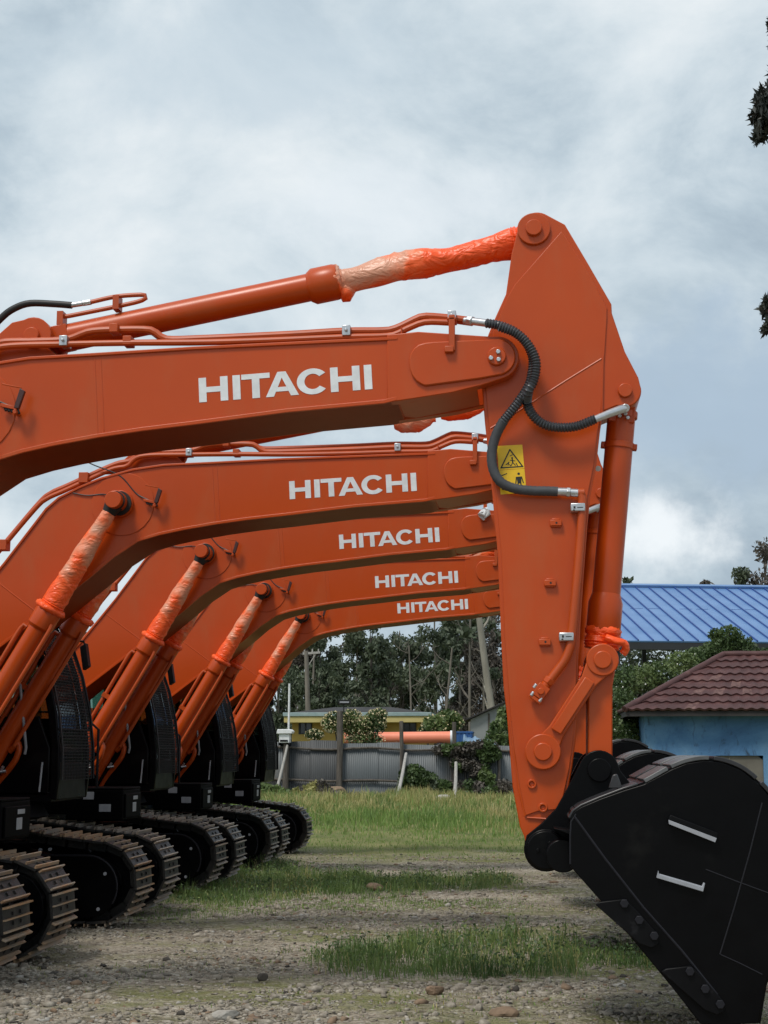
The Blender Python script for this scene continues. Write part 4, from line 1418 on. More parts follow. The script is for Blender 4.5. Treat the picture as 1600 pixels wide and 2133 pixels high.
def house(root, OR):
    # revolving frame
    f = MB()
    f.box(-8.9, -5.05, -1.45, 1.45, 1.04, 1.22)
    f.prism([(-5.05, 1.04), (-5.05, 1.26), (-4.80, 1.24), (-4.72, 1.10)], -0.75, 0.75)
    for y0 in (-0.56, -0.35, 0.28, 0.49):
        f.prism([(-6.35, 1.2), (-6.22, 2.05), (-6.0, 2.22), (-5.82, 2.1), (-5.25, 1.42), (-5.2, 1.2)], y0, y0 + 0.07)
    f.build('revolving_frame', 'black_matte', root, 0.01, 35, OR)
    # front right platform
    p = MB()
    p.box(-5.05, -4.42, -1.45, -0.72, 0.98, 1.30)
    p.box(-4.42, -4.40, -1.40, -0.76, 1.0, 1.26)
    p.box(-5.05, -4.42, -1.453, -0.72, 1.30, 1.325)
    pl = p.build('front_platform', 'black_matte', root, 0.01, 35, OR)
    s = MB()
    s.box(-4.68, -4.55, -1.457, -1.452, 1.07, 1.15)
    s.box(-4.40, -4.396, -1.12, -0.98, 1.06, 1.16)
    s.box(-4.40, -4.396, -1.10, -0.92, 1.19, 1.23)
    s.box(-4.86, -4.74, -1.457, -1.452, 1.20, 1.28)
    s.build('reflector', 'sticker_grey', pl, 0.002, 35, OR)
    # tank and tool box, engine hood, counterweight
    t = MB()
    t.prism([(-7.0, 1.22), (-7.0, 2.15), (-5.75, 2.15), (-5.55, 2.0), (-5.35, 1.5), (-5.35, 1.22)], -1.45, -0.62)
    tk = t.build('fuel_tank', 'orange_paint', root, 0.02, 35, OR)
    t = MB()
    t.cyl((-6.3, -1.05, 2.14), (-6.3, -1.05, 2.20), 0.07, n=20)
    t.box(-5.8, -5.3, -1.20, -0.8, 2.145, 2.16)
    t.build('filler_cap', 'black_paint', tk, 0.004, 35, OR)
    e = MB()
    e.box(-8.45, -7.02, -1.45, 1.45, 1.22, 2.20)
    e.prism([(-8.4, 2.2), (-8.3, 2.48), (-7.25, 2.48), (-7.1, 2.2)], -0.75, 0.95)
    e.box(-7.0, -6.25, 0.42, 1.45, 1.22, 2.0)
    en = e.build('engine_hood', 'orange_paint', root, 0.02, 35, OR)
    g = MB()
    for k in range(9):
        for yy in (-1.456, 1.451):
            g.box(-8.2, -7.3, yy, yy + 0.006, 1.45 + k * 0.07, 1.48 + k * 0.07)
    g.build('grille', 'seal_black', en, 0, 35, OR)
    x = MB()
    x.tube([(-7.9, -0.9, 2.2), (-7.9, -0.9, 2.65), (-7.95, -0.9, 2.78)], 0.07, 16)
    x.build('exhaust', 'dark_steel', en, 0, 40, OR)
    c = MB()
    oc = [(-8.47, y) for y in (-1.5, 1.5)]
    n = 14
    prof = [(-8.47, -1.48)] + [(-8.47 - 0.95 * math.sin(PI * (i / n)) ** 0.55 if 0 < i < n else -8.47, -1.48 + 2.96 * i / n) for i in range(1, n)] + [(-8.47, 1.48)]
    vs = [(a, b, 1.12) for a, b in prof] + [(a, b, 2.25) for a, b in prof]
    m = len(prof)
    fs = [tuple(range(m)), tuple(range(2 * m - 1, m - 1, -1))] + [(i, i + m, (i + 1) % m + m, (i + 1) % m) for i in range(m)]
    c.add(vs, fs)
    c.build('counterweight', 'orange_paint', root, 0.03, 35, OR)

    # ------------------------------------------------------------ cab
    OR = (OR[0] + 0.14, OR[1], OR[2])
    y0, y1 = 0.44, 1.44
    front = [(-4.42, 1.26), (-4.40, 1.45), (-4.405, 1.75), (-4.45, 2.10), (-4.54, 2.48), (-4.66, 2.80), (-4.80, 3.02)]
    b = MB()
    b.box(-6.20, -4.47, y0, y1, 1.24, 1.34)
    # lower side panels
    for ya, yb in ((y0, y0 + 0.05), (y1 - 0.05, y1)):
        b.prism([(-6.2, 1.3), (-6.2, 2.0), (-5.3, 2.0), (-5.15, 2.06), (-4.62, 2.06), (-4.50, 1.75), (-4.50, 1.3)], ya, yb)
        # pillars
        b.strip(front, 0.085, ya, yb)
        b.strip([(-5.22, 2.0), (-5.28, 2.6), (-5.32, 3.05)], 0.07, ya, yb)
        b.prism([(-6.2, 1.9), (-6.05, 1.9), (-6.03, 3.05), (-6.2, 3.05)], ya, yb)
    b.prism([(-6.22, 3.02), (-6.22, 3.12), (-6.0, 3.17), (-5.0, 3.17), (-4.78, 3.09), (-4.76, 3.02)], y0 - 0.01, y1 + 0.01)
    b.box(-6.21, -6.17, y0, y1, 1.3, 2.1)
    b.box(-4.50, -4.42, y0 + 0.05, y1 - 0.05, 1.26, 1.62)
    cab = b.build('cab', 'black_paint', root, 0.012, 35, OR)
    # glass
    g = MB()
    fr = [(x - 0.03, z) for x, z in front[1:]]
    g.strip(fr, 0.006, y0 + 0.05, y1 - 0.05)
    for ya in (y0 + 0.022, y1 - 0.028):
        g.prism([(-6.06, 2.0), (-5.26, 2.0), (-5.33, 3.04), (-6.04, 3.04)], ya, ya + 0.006)
        g.prism([(-5.2, 2.05), (-4.60, 2.05), (-4.66, 2.48), (-4.78, 2.80), (-4.90, 3.02), (-5.28, 3.02)], ya, ya + 0.006)
    g.box(-6.17, -6.164, y0 + 0.05, y1 - 0.05, 2.1, 3.03)
    g.build('glass', 'cab_glass', cab, 0, 40, OR)
    # front guard of bars over the windscreen
    gu = MB()
    for ya in (y0 + 0.0, y1 - 0.025):
        gu.strip([(x + 0.035, z) for x, z in front[1:]], 0.015, ya, ya + 0.025)
    fp = resample([Vector((x + 0.03, 0, z)) for x, z in front[1:]], 0.03)
    for q in fp:
        gu.cyl((q.x, y0 + 0.01, q.z), (q.x, y1 - 0.01, q.z), 0.0042, n=5)
    for yv in [y0 + 0.05 + 0.05 * i for i in range(19)]:
        gu.tube([(q.x + 0.005, yv, q.z) for q in fp[::3]], 0.0035, 5)
    gu.build('front_guard', 'rubber', cab, 0, 40, OR)
    gb = MB()
    q = fp[len(fp) * 4 // 10]
    gb.cyl((q.x + 0.01, y0, q.z - 0.18), (q.x + 0.01, y1, q.z - 0.18), 0.011, n=10)
    gb.cyl((q.x + 0.01, y0, q.z - 0.25), (q.x + 0.01, y1, q.z - 0.25), 0.005, n=8)
    gb.tube([(x + 0.045, y1 - 0.01, z) for x, z in front[1:]], 0.010, 8)
    gb.build('guard_rail', 'weld_grey', cab, 0, 40, OR)
    h = MB()
    h.tube([(-4.74, y0 - 0.02, 1.70), (-4.72, y0 - 0.05, 1.76), (-4.80, y0 - 0.05, 2.35), (-4.86, y0 - 0.02, 2.45)], 0.014, 10)
    h.tube([(-4.58, y0 - 0.03, 1.34), (-4.56, y0 - 0.03, 1.62)], 0.010, 8)
    h.build('hand_rail', 'sticker_grey', cab, 0, 40, OR)
    wl = MB()
    for yy in (y0 + 0.18, y1 - 0.18):
        wl.box(-4.78, -4.68, yy - 0.07, yy + 0.07, 2.98, 3.10)
        wl.cyl((-4.73, yy, 3.1), (-4.75, yy, 3.17), 0.015, n=8)
    wl.obox((-4.50, y1 + 0.06, 2.70), (0.03, 0, 0.02), (0, 0.05, 0), (0.02, 0, -0.12))
    wl.tube([(-4.66, y1 - 0.02, 2.86), (-4.52, y1 + 0.04, 2.86), (-4.49, y1 + 0.06, 2.78)], 0.012, 8)
    wl.pieces('lamp', 'black_worn', cab, 0.006, 40, OR)
    # seat and controls seen through the glass
    se = MB()
    se.box(-5.85, -5.30, y0 + 0.25, y1 - 0.25, 1.34, 1.80)
    se.prism([(-5.88, 1.75), (-5.72, 1.75), (-5.82, 2.62), (-5.95, 2.62)], y0 + 0.27, y1 - 0.27)
    se.box(-5.0, -4.85, y0 + 0.2, y1 - 0.2, 1.34, 1.9)
    se.build('seat', 'rubber', cab, 0.04, 40, OR)
    mr = MB()
    mr.tube([(-4.60, -1.36, 1.32), (-4.60, -1.36, 1.95), (-4.75, -1.36, 2.08), (-5.1, -1.36, 2.08)], 0.015, 8)
    mr.build('grab_rail', 'black_worn', root, 0, 40, OR)
# ---------------------------------------------------------------- row of excavators
first = make_excavator()
tag(first, 'orange excavator whose whole upright arm and black bucket stand in plain view', 'excavator', 'orange excavators parked in a row')
LABELS = ['orange excavator with its boom directly below the uppermost boom of the row',
          'orange excavator with a white taped hose end at its boom tip',
          'orange excavator whose boom runs between the taped-hose boom and the lowest boom',
          'orange excavator at the fence end of the row, with the lowest and smallest boom']
TILT = [-0.25, 0.3, 0.0, 0.0]                     # booms set down at slightly different angles
PIVOT = Vector((0.10, 0, 2.02))                    # boom foot in machine coordinates
BPIN = Vector((A(1137, 1769, -0.27)[0] - XM, 0, A(1137, 1769, -0.27)[1]))     # bucket pin
row = [first]
for k in range(4):
    o = copy_tree(first)
    o.location = (XM + (0.0, 0.0, 0.02, 0.0)[k], YC + PITCH * (k + 1), (-0.01, 0.0, -0.03, -0.045)[k])
    o['label'] = LABELS[k]
    M = Matrix.Translation(PIVOT) @ Matrix.Rotation(-math.radians(TILT[k]), 4, 'Y') @ Matrix.Translation(-PIVOT)
    for ch in o.children:
        if ch.name.split('.')[0] in ('boom', 'arm', 'arm_cylinder', 'bucket_cylinder', 'side_link', 'bucket_link', 'bucket'):
            ch.matrix_basis = M
        if ch.name.split('.')[0] == 'bucket':          # and buckets curled a little further
            ch.matrix_basis = M @ Matrix.Translation(BPIN) @ Matrix.Rotation(-math.radians((5.0, 8.0, 6.0, 4.0)[k]), 4, 'Y') @ Matrix.Translation(-BPIN)
    row.append(o)
for k, o in enumerate(row):                        # rust on the bars of the first two machines' tracks, bare grey steel on the rest
    for ch in o.children:
        for c in ch.children:
            if c.name.startswith('shoe_chain'):
                c.color = ((0.9, 0.85, 0.3, 0.15, 0.3)[k], 0, 0, 1)
# the second machine's sleeve has slipped and hangs in two slack folds
ac = [c for c in row[1].children if c.name.startswith('arm_cylinder')][0]
sf = MB()
for (pxa, pxb, pya, pyb, rr) in ((818, 905, 876, 866, 0.105), (915, 1010, 858, 843, 0.075)):
    xa_, za_ = at(pxa, pya, row[1].location.y)
    xb_, zb_ = at(pxb, pyb, row[1].location.y)
    n_ = 14
    P_ = [Vector((xa_ + (xb_ - xa_) * i / n_, 0, za_ + (zb_ - za_) * i / n_)) for i in range(n_ + 1)]
    sf.tube(P_, [rr * (0.25 + 0.75 * math.sin(PI * min(1, (i + 0.8) / n_ * 1.02)) ** 0.6) for i in range(n_ + 1)], 18, True, lambda i, a: 1 + 0.07 * math.sin(3 * a + i * 1.1) + 0.05 * math.sin(7 * a - i * 2.0))
sf.build('slack_fold', 'cover_cloth', ac, 0, 80, (XM, 0, 0))
tp = MB()
q = at(1012, 1072, row[2].location.y - 0.36)
rg = random.Random(4)
for i in range(7):
    c = Vector((q[0] + rg.uniform(-.05, .04), -0.40 + rg.uniform(-.03, .03), q[1] + rg.uniform(-.05, .05)))
    tp.tube([c, c + Vector((rg.uniform(-.05, .05), rg.uniform(-.02, .02), rg.uniform(-.06, .05))), c + Vector((rg.uniform(-.09, .04), 0, rg.uniform(-.09, -.02)))], [0.03, 0.028, 0.012], 8)
b3 = [c for c in row[2].children if c.name.startswith('boom') and not c.name.startswith('boom_')][0]
tp.build('taped_hose_end', 'white_paint', b3, 0, 50, (XM, 0, 0))

# ---------------------------------------------------------------- ground
def graded(a, b, step, far, g):
    c = list(np.arange(a, b + 1e-6, step))
    s = step
    while c[-1] < far:
        s *= g
        c.append(c[-1] + s)
    return c


xs_r = graded(0, 6, 0.11, 1800, 1.22)
xs = np.array([-x for x in reversed(xs_r[1:])] + xs_r) - 1.5
ys_f = graded(8.6, 27, 0.11, 3000, 1.13)
ys_b = [8.6 - d for d in (0.3, 1, 2.5, 6, 14, 40, 120, 400)]
ys = np.array(list(reversed(ys_b)) + ys_f)


def vnoise(x, y, s, seed):
    r = np.random.default_rng(seed)
    t = r.random((128, 128))
    u, v = x / s + 500, y / s + 500
    i, j = np.floor(u).astype(int), np.floor(v).astype(int)
    fu, fv = u - i, v - j
    fu, fv = fu * fu * (3 - 2 * fu), fv * fv * (3 - 2 * fv)
    g = lambda a, b: t[a % 128, b % 128]
    return (g(i, j) * (1 - fu) + g(i + 1, j) * fu) * (1 - fv) + (g(i, j + 1) * (1 - fu) + g(i + 1, j + 1) * fu) * fv


def ground_z(x, y):
    x, y = np.asarray(x, float), np.asarray(y, float)
    near = np.clip(1.2 - np.hypot(x + 1, y - 17) / 60, 0, 1)
    z = (vnoise(x, y, 1.7, 1) - 0.55) * 0.07 + (vnoise(x, y, 0.45, 2) - 0.5) * 0.035 + (vnoise(x, y, 0.2, 3) - 0.5) * 0.018
    under = np.clip((x + 3.2) / 0.8, 0, 1)           # level where the machines stand
    return z * near * (0.35 + 0.65 * under) - 0.012


GX, GY = np.meshgrid(xs, ys)
GZ = ground_z(GX, GY)
nx_, ny_ = len(xs), len(ys)
idx = np.arange(nx_ * ny_).reshape(ny_, nx_)
GF = np.stack([idx[:-1, :-1], idx[:-1, 1:], idx[1:, 1:], idx[1:, :-1]], -1).reshape(-1, 4)


def ground_mat():
    m, nt, bs = new_mat('ground')
    geo = nd(nt, 'ShaderNodeNewGeometry')
    L = nt.links.new

    def nz(scale, detail=6, rough=0.6, stretch=None):
        n = nd(nt, 'ShaderNodeTexNoise')
        n.inputs['Scale'].default_value = scale
        n.inputs['Detail'].default_value = detail
        n.inputs['Roughness'].default_value = rough
        if stretch:
            mp = nd(nt, 'ShaderNodeMapping')
            mp.inputs['Scale'].default_value = stretch
            L(geo.outputs['Position'], mp.inputs['Vector'])
            L(mp.outputs['Vector'], n.inputs['Vector'])
        else:
            L(geo.outputs['Position'], n.inputs['Vector'])
        return n

    dirt = ramp(nt, nz(1.1, 9, 0.68).outputs['Fac'], [(0.32, (0.125, 0.102, 0.08)), (0.45, (0.27, 0.23, 0.178)), (0.58, (0.42, 0.366, 0.29)), (0.72, (0.55, 0.495, 0.405))])
    # crushed stone: cells of differing tone
    vo = nd(nt, 'ShaderNodeTexVoronoi')
    vo.inputs['Scale'].default_value = 26
    L(geo.outputs['Position'], vo.inputs['Vector'])
    sep = nd(nt, 'ShaderNodeSeparateColor')
    L(vo.outputs['Color'], sep.inputs[0])
    cell = ramp(nt, sep.outputs[0], [(0.0, (0.08, 0.064, 0.05)), (0.5, (0.30, 0.258, 0.202)), (0.86, (0.48, 0.43, 0.35)), (1.0, (0.64, 0.59, 0.51))])
    mx1 = nd(nt, 'ShaderNodeMixRGB')
    L(ramp(nt, nz(0.9, 5).outputs['Fac'], [(0.35, (0.2,) * 3), (0.6, (0.7,) * 3)]).outputs['Color'], mx1.inputs['Fac'])
    L(dirt.outputs['Color'], mx1.inputs[1])
    L(cell.outputs['Color'], mx1.inputs[2])
    # thin moss and trampled grass in streaks along the wheel tracks
    gr = ramp(nt, nz(5.0, 8, 0.7).outputs['Fac'], [(0.3, (0.095, 0.115, 0.030)), (0.7, (0.215, 0.22, 0.065))])
    gm = ramp(nt, nz(0.42, 9, 0.76, (0.7, 1.5, 1)).outputs['Fac'], [(0.48, (0,) * 3), (0.60, (0.75,) * 3)])
    mx2 = nd(nt, 'ShaderNodeMixRGB')
    L(gm.outputs['Color'], mx2.inputs['Fac'])
    L(mx1.outputs['Color'], mx2.inputs[1])
    L(gr.outputs['Color'], mx2.inputs[2])
    # the far field is covered by meadow
    sp = nd(nt, 'ShaderNodeSeparateXYZ')
    L(geo.outputs['Position'], sp.inputs[0])
    ad = nd(nt, 'ShaderNodeMath', operation='MULTIPLY_ADD')
    L(nz(0.5, 6).outputs['Fac'], ad.inputs[0])
    ad.inputs[1].default_value = 10.0
    L(sp.outputs['Y'], ad.inputs[2])
    mr = nd(nt, 'ShaderNodeMapRange')
    mr.inputs['From Min'].default_value = 28.5
    mr.inputs['From Max'].default_value = 32.5
    L(ad.outputs[0], mr.inputs['Value'])
    far = ramp(nt, nz(0.6, 8, 0.7).outputs['Fac'], [(0.3, (0.11, 0.135, 0.045)), (0.55, (0.20, 0.20, 0.075)), (0.72, (0.29, 0.255, 0.13))])
    mx3 = nd(nt, 'ShaderNodeMixRGB')
    L(mr.outputs['Result'], mx3.inputs['Fac'])
    L(mx2.outputs['Color'], mx3.inputs[1])
    L(far.outputs['Color'], mx3.inputs[2])
    L(mx3.outputs['Color'], bs.inputs['Base Color'])
    bs.inputs['Roughness'].default_value = 0.95
    bs.inputs['Specular IOR Level'].default_value = 0.2
    v2 = nd(nt, 'ShaderNodeTexVoronoi')
    v2.inputs['Scale'].default_value = 34
    L(geo.outputs['Position'], v2.inputs['Vector'])
    hm = nd(nt, 'ShaderNodeMath', operation='SUBTRACT')
    L(nz(30, 6).outputs['Fac'], hm.inputs[0])
    L(v2.outputs['Distance'], hm.inputs[1])
    bump(nt, bs, hm.outputs[0], 0.9, 0.03)
    MATS['ground'] = m


ground_mat()
structure(np_mesh('ground', np.stack([GX, GY, GZ], -1).reshape(-1, 3), GF, 'ground', smooth=True))

# patches of growth: centre x, y, radius x, y, weight
LUSH = [(-0.55, 13.25, 1.25, 1.25, 1.0), (0.55, 13.3, 0.95, 0.75, 0.95), (-1.35, 13.1, 0.6, 0.9, 0.55),
        (-2.55, 19.7, 1.35, 1.5, 0.95), (-3.6, 18.9, 0.9, 1.7, 0.9), (-1.35, 20.2, 1.0, 1.3, 0.8), (-4.4, 21.5, 1.0, 2.0, 0.9)]
LIME = [(-2.4, 17.6, 1.9, 0.75, 0.9), (-3.7, 16.4, 0.8, 0.8, 0.6), (-1.2, 17.9, 0.8, 0.5, 0.6)]


def patch(x, y, ps):
    w = np.zeros_like(x)
    for cx, cy, rx, ry, k in ps:
        d = np.hypot((x - cx) / rx, (y - cy) / ry)
        w = np.maximum(w, k * np.clip(1.35 - d, 0, 0.5) * 2)
    n = vnoise(x, y, 0.5, 21) * 0.6 + vnoise(x, y, 0.17, 22) * 0.4
    return np.clip(w * 1.25 - (1 - w) * 0.35 + (n - 0.52) * 1.9, 0, 1) * (w > 0)


def blades(name, x, y, h, w, mats, mi, lean=0.35, label=None):
    """three-facet grass blades"""
    n = len(x)
    z = ground_z(x, y) - 0.01
    a = RNG.random(n) * 2 * PI
    ln = RNG.random(n) ** 1.2 * lean
    b = RNG.random(n) * 2 * PI
    ux, uy = np.cos(a) * w * 0.5, np.sin(a) * w * 0.5
    dx, dy = np.cos(b) * ln * h, np.sin(b) * ln * h
    V = np.empty((n, 5, 3))
    V[:, 0] = np.stack([x - ux, y - uy, z], -1)
    V[:, 1] = np.stack([x + ux, y + uy, z], -1)
    V[:, 2] = np.stack([x - ux * .75 + dx * .35, y - uy * .75 + dy * .35, z + h * .6], -1)
    V[:, 3] = np.stack([x + ux * .75 + dx * .35, y + uy * .75 + dy * .35, z + h * .6], -1)
    V[:, 4] = np.stack([x + dx, y + dy, z + h * (1 - 0.4 * ln)], -1)
    base = (np.arange(n) * 5)[:, None]
    F = np.concatenate([base + [0, 1, 3], base + [0, 3, 2], base + [2, 3, 4]], 1).reshape(-1, 3)
    return np_mesh(name, V.reshape(-1, 3), F, mats, mi=np.repeat(mi, 3))


def scatter(n, x0, x1, y0, y1, fn, pw=1.0):
    x = RNG.uniform(x0, x1, n)
    y = y0 + (y1 - y0) * RNG.random(n) ** pw
    k = RNG.random(n) < fn(x, y)
    return x[k], y[k]


x1_, y1_ = scatter(120000, -6, 2.2, 11.2, 24.5, lambda x, y: patch(x, y, LUSH) ** 1.3)
clump = vnoise(x1_, y1_, 0.22, 31)
h1 = (0.02 + 0.19 * clump * clump * 1.3 + 0.10 * vnoise(x1_, y1_, 0.8, 32)) * (0.35 + 0.65 * np.clip(patch(x1_, y1_, LUSH) * 1.2, 0, 1)) * RNG.uniform(0.55, 1.15, len(x1_))
m1 = np.where(RNG.random(len(x1_)) < 0.04 + 0.22 * (vnoise(x1_, y1_, 0.6, 33) > 0.66), 1, 3)
x2_, y2_ = scatter(34000, -6.5, 1.5, 15, 20, lambda x, y: patch(x, y, LIME))
h2 = RNG.uniform(0.02, 0.07, len(x2_))
m2 = np.where(RNG.random(len(x2_)) < 0.7, 2, 0)
x3_, y3_ = scatter(150000, -7, 3.2, 9.2, 26, lambda x, y: np.clip((vnoise(x, y, 0.9, 41) * 0.55 + vnoise(x, y, 0.25, 42) * 0.45 - 0.52) * 1.9, 0, 0.5))
h3 = RNG.uniform(0.012, 0.05, len(x3_))
m3 = RNG.choice(3, len(x3_), p=[0.34, 0.40, 0.26])
xa, ya, ha, ma = [np.concatenate(v) for v in ((x1_, x2_, x3_), (y1_, y2_, y3_), (h1, h2, h3), (m1, m2, m3))]
wa = np.where(ha > 0.07, 0.0065, 0.007) * RNG.uniform(0.7, 1.4, len(ha))
tag(blades('grass', xa, ya, ha, wa, ['grass_green', 'grass_dry', 'grass_lime', 'grass_lush'], ma, 1.05), 'patches of short green weeds and grass growing between the stones', 'grass', kind='stuff')
# broad-leaved weeds mixed into the lush patches
xw, yw = scatter(60000, -6, 2.2, 11.2, 24.5, lambda x, y: patch(x, y, LUSH) ** 1.5 * (vnoise(x, y, 0.35, 71) > 0.40))
zw = ground_z(xw, yw) + RNG.random(len(xw)) ** 0.8 * (0.05 + 0.20 * vnoise(xw, yw, 0.22, 31))
aw = RNG.normal(size=(len(xw), 3)) + np.array([0, 0, 0.4])
aw /= np.linalg.norm(aw, axis=1)[:, None]
bw = np.cross(aw, RNG.normal(size=(len(xw), 3)))
bw /= np.linalg.norm(bw, axis=1)[:, None]
sw = RNG.uniform(0.010, 0.024, len(xw))[:, None]
pw = np.stack([xw, yw, zw], -1)
VW = np.stack([pw - aw * sw, pw + bw * sw * 0.55, pw + aw * sw, pw - bw * sw * 0.55], 1).reshape(-1, 3)
tag(np_mesh('weeds', VW, np.arange(len(VW)).reshape(-1, 4), ['weed_leaf', 'grass_green'], mi=(RNG.random(len(xw)) < 0.3).astype(int)), 'small broad-leaved weeds growing through the grass patches', 'weeds', kind='stuff')
# meadow in front of the fence
xf, yf = scatter(150000, -15, 16, 23.5, 59.5, lambda x, y: np.clip((vnoise(x, y, 1.6, 51) + (y - 26) / 6.0 - 0.35 + 0.6 * (x > -2.2) * (y > 24.3)) * 0.9, 0.0, 1) * (0.55 + 0.45 * vnoise(x, y, 0.5, 52)) * ((x > -8.6) | (y > 29)))
tall = np.clip(vnoise(xf, yf, 2.2, 53) * 0.6 + vnoise(xf, yf, 0.7, 55) * 0.7 - 0.25, 0.02, 1) * np.clip((yf - 26) / 16, 0.12, 1)
hf = (0.04 + 0.62 * tall) * RNG.uniform(0.5, 1.2, len(xf))
nf = vnoise(xf, yf, 3.0, 54) * 0.65 + vnoise(xf, yf, 0.9, 56) * 0.35
mf = np.where(RNG.random(len(xf)) < np.clip(0.18 + 2.2 * (nf - 0.5) + (yf - 40) / 34, 0.04, 0.85), 1, np.where(RNG.random(len(xf)) < np.clip((46 - yf) / 18 + 2.0 * (vnoise(xf, yf, 1.8, 57) - 0.5), 0.0, 0.8), 2, 0))
tag(blades('meadow_grass', xf, yf, hf, np.clip(0.010 + (yf - 24) * 0.0006, 0.01, 0.03) * RNG.uniform(0.7, 1.3, len(xf)), ['grass_green', 'grass_dry', 'grass_lime'], mf, 0.7), 'tall half-dry meadow grass between the gravel yard and the tin fence', 'grass', kind='stuff')

# ---------------------------------------------------------------- stones
PHI_ = (1 + 5 ** 0.5) / 2
ICO = np.array([(-1, PHI_, 0), (1, PHI_, 0), (-1, -PHI_, 0), (1, -PHI_, 0), (0, -1, PHI_), (0, 1, PHI_), (0, -1, -PHI_), (0, 1, -PHI_), (PHI_, 0, -1), (PHI_, 0, 1), (-PHI_, 0, -1), (-PHI_, 0, 1)]) / math.hypot(1, PHI_)
ICF = np.array([(0, 11, 5), (0, 5, 1), (0, 1, 7), (0, 7, 10), (0, 10, 11), (1, 5, 9), (5, 11, 4), (11, 10, 2), (10, 7, 6), (7, 1, 8), (3, 9, 4), (3, 4, 2), (3, 2, 6), (3, 6, 8), (3, 8, 9), (4, 9, 5), (2, 4, 11), (6, 2, 10), (8, 6, 7), (9, 8, 1)])


def pebbles():
    n = 150000
    y = 9.0 + 17 * RNG.random(n) ** 1.5
    x = RNG.uniform(-0.42, 0.20, n) * y + 0.2
    dens = np.clip(2.4 * (vnoise(x, y, 0.9, 61) * 0.6 + vnoise(x, y, 0.3, 62) * 0.4) - 0.75, 0.10, 1) * (1 - np.clip(patch(x, y, LUSH) * 1.6, 0, 0.95))
    k = RNG.random(n) < dens
    x, y = x[k], y[k]
    n = len(x)
    s = np.clip(np.exp(RNG.normal(-4.98, 0.70, n)), 0.0035, 0.044)
    a = RNG.random(n) * 2 * PI
    sc = np.stack([s * RNG.uniform(0.8, 1.9, n), s * RNG.uniform(0.6, 1.2, n), s * RNG.uniform(0.35, 0.85, n)], -1)
    V = ICO[None] * (1 + RNG.uniform(-0.5, 0.35, (n, 12, 1)))
    V = V * sc[:, None]
    ca, sa = np.cos(a)[:, None], np.sin(a)[:, None]
    X = V[..., 0] * ca - V[..., 1] * sa + x[:, None]
    Y = V[..., 0] * sa + V[..., 1] * ca + y[:, None]
    Z = V[..., 2] + (ground_z(x, y) + sc[:, 2] * 0.28)[:, None]
    F = (ICF[None] + (np.arange(n) * 12)[:, None, None]).reshape(-1, 3)
    tone = RNG.choice(4, n, p=[0.86, 0.03, 0.05, 0.06])
    o = np_mesh('gravel', np.stack([X, Y, Z], -1).reshape(-1, 3), F, ['stone_grey', 'stone_pale', 'stone_dark', 'stone_brown'], mi=np.repeat(tone, 20))
    tag(o, 'loose broken stones and pebbles scattered over the yard', 'gravel', kind='stuff')


pebbles()


def rock(name, px, py, size, m, label, seed):
    X, Y = gnd(px, py)
    bm = bmesh.new()
    bmesh.ops.create_icosphere(bm, subdivisions=3, radius=1)
    r = random.Random(seed)
    dirs = [Vector((r.gauss(0, 1), r.gauss(0, 1), r.gauss(0, 1))).normalized() for _ in range(9)]
    for v in bm.verts:
        p = v.co.normalized()
        k = min(1.0, min(0.72 / max(1e-3, p.dot(d)) if p.dot(d) > 0.1 else 9 for d in dirs))
        v.co = p * k * (1 + r.uniform(-.02, .02))
        v.co = Vector((v.co.x * size[0], v.co.y * size[1], v.co.z * size[2]))
    me = bpy.data.meshes.new(name)
    bm.to_mesh(me)
    bm.free()
    me.materials.append(MATS[m])
    o = bpy.data.objects.new(name, me)
    o.location = (X, Y, size[2] * 0.45)
    o.rotation_euler = (r.uniform(-.2, .2), r.uniform(-.2, .2), r.uniform(0, 6))
    COL.objects.link(o)
    tag(o, label, 'stone', 'single larger stones on the ground')


rock('stone', 547, 2040, (0.050, 0.040, 0.038), 'stone_dark', 'dark round clod of earth on the gravel near the bottom edge', 1)
rock('stone', 782, 1853, (0.13, 0.10, 0.055), 'stone_brown', 'flat brown stone lying beside the bright green grass strip', 2)
rock('stone', 905, 2070, (0.10, 0.07, 0.045), 'stone_brown', 'broad tan stone just below the near grass patch', 3)
rock('stone', 1048, 2120, (0.11, 0.07, 0.05), 'stone_brown', 'brown slab of stone at the bottom edge left of the bucket', 4)
rock('stone', 470, 2122, (0.10, 0.08, 0.045), 'stone_pale', 'pale flat stone at the bottom edge below the dark clod', 5)
rock('stone', 1060, 1655, (0.42, 0.4, 0.36), 'stone_pale', 'pale boulder at the fence foot beside the upright arm', 6)
rock('stone', 690, 1660, (0.8, 0.5, 0.28), 'stone_brown', 'low brown boulder in dry grass before the fence post', 7)
rock('stone', 505, 1655, (1.6, 0.8, 0.35), 'stone_pale', 'pale heap of rubble behind the rearmost tracks', 8)
rock('stone', 920, 1668, (0.45, 0.35, 0.16), 'stone_pale', 'small pale stone in the meadow below the upright pole', 9)

# ---------------------------------------------------------------- fence and what stands around it
FY = 60.0


def fx(px, Y=FY):
    return (px - 1110.0) / FOC * Y


fence = thing('fence', 'grey corrugated iron fence with weathered wooden posts behind the meadow', 'fence', (fx(800), FY, 0))
FO = (fx(800), FY, 0)


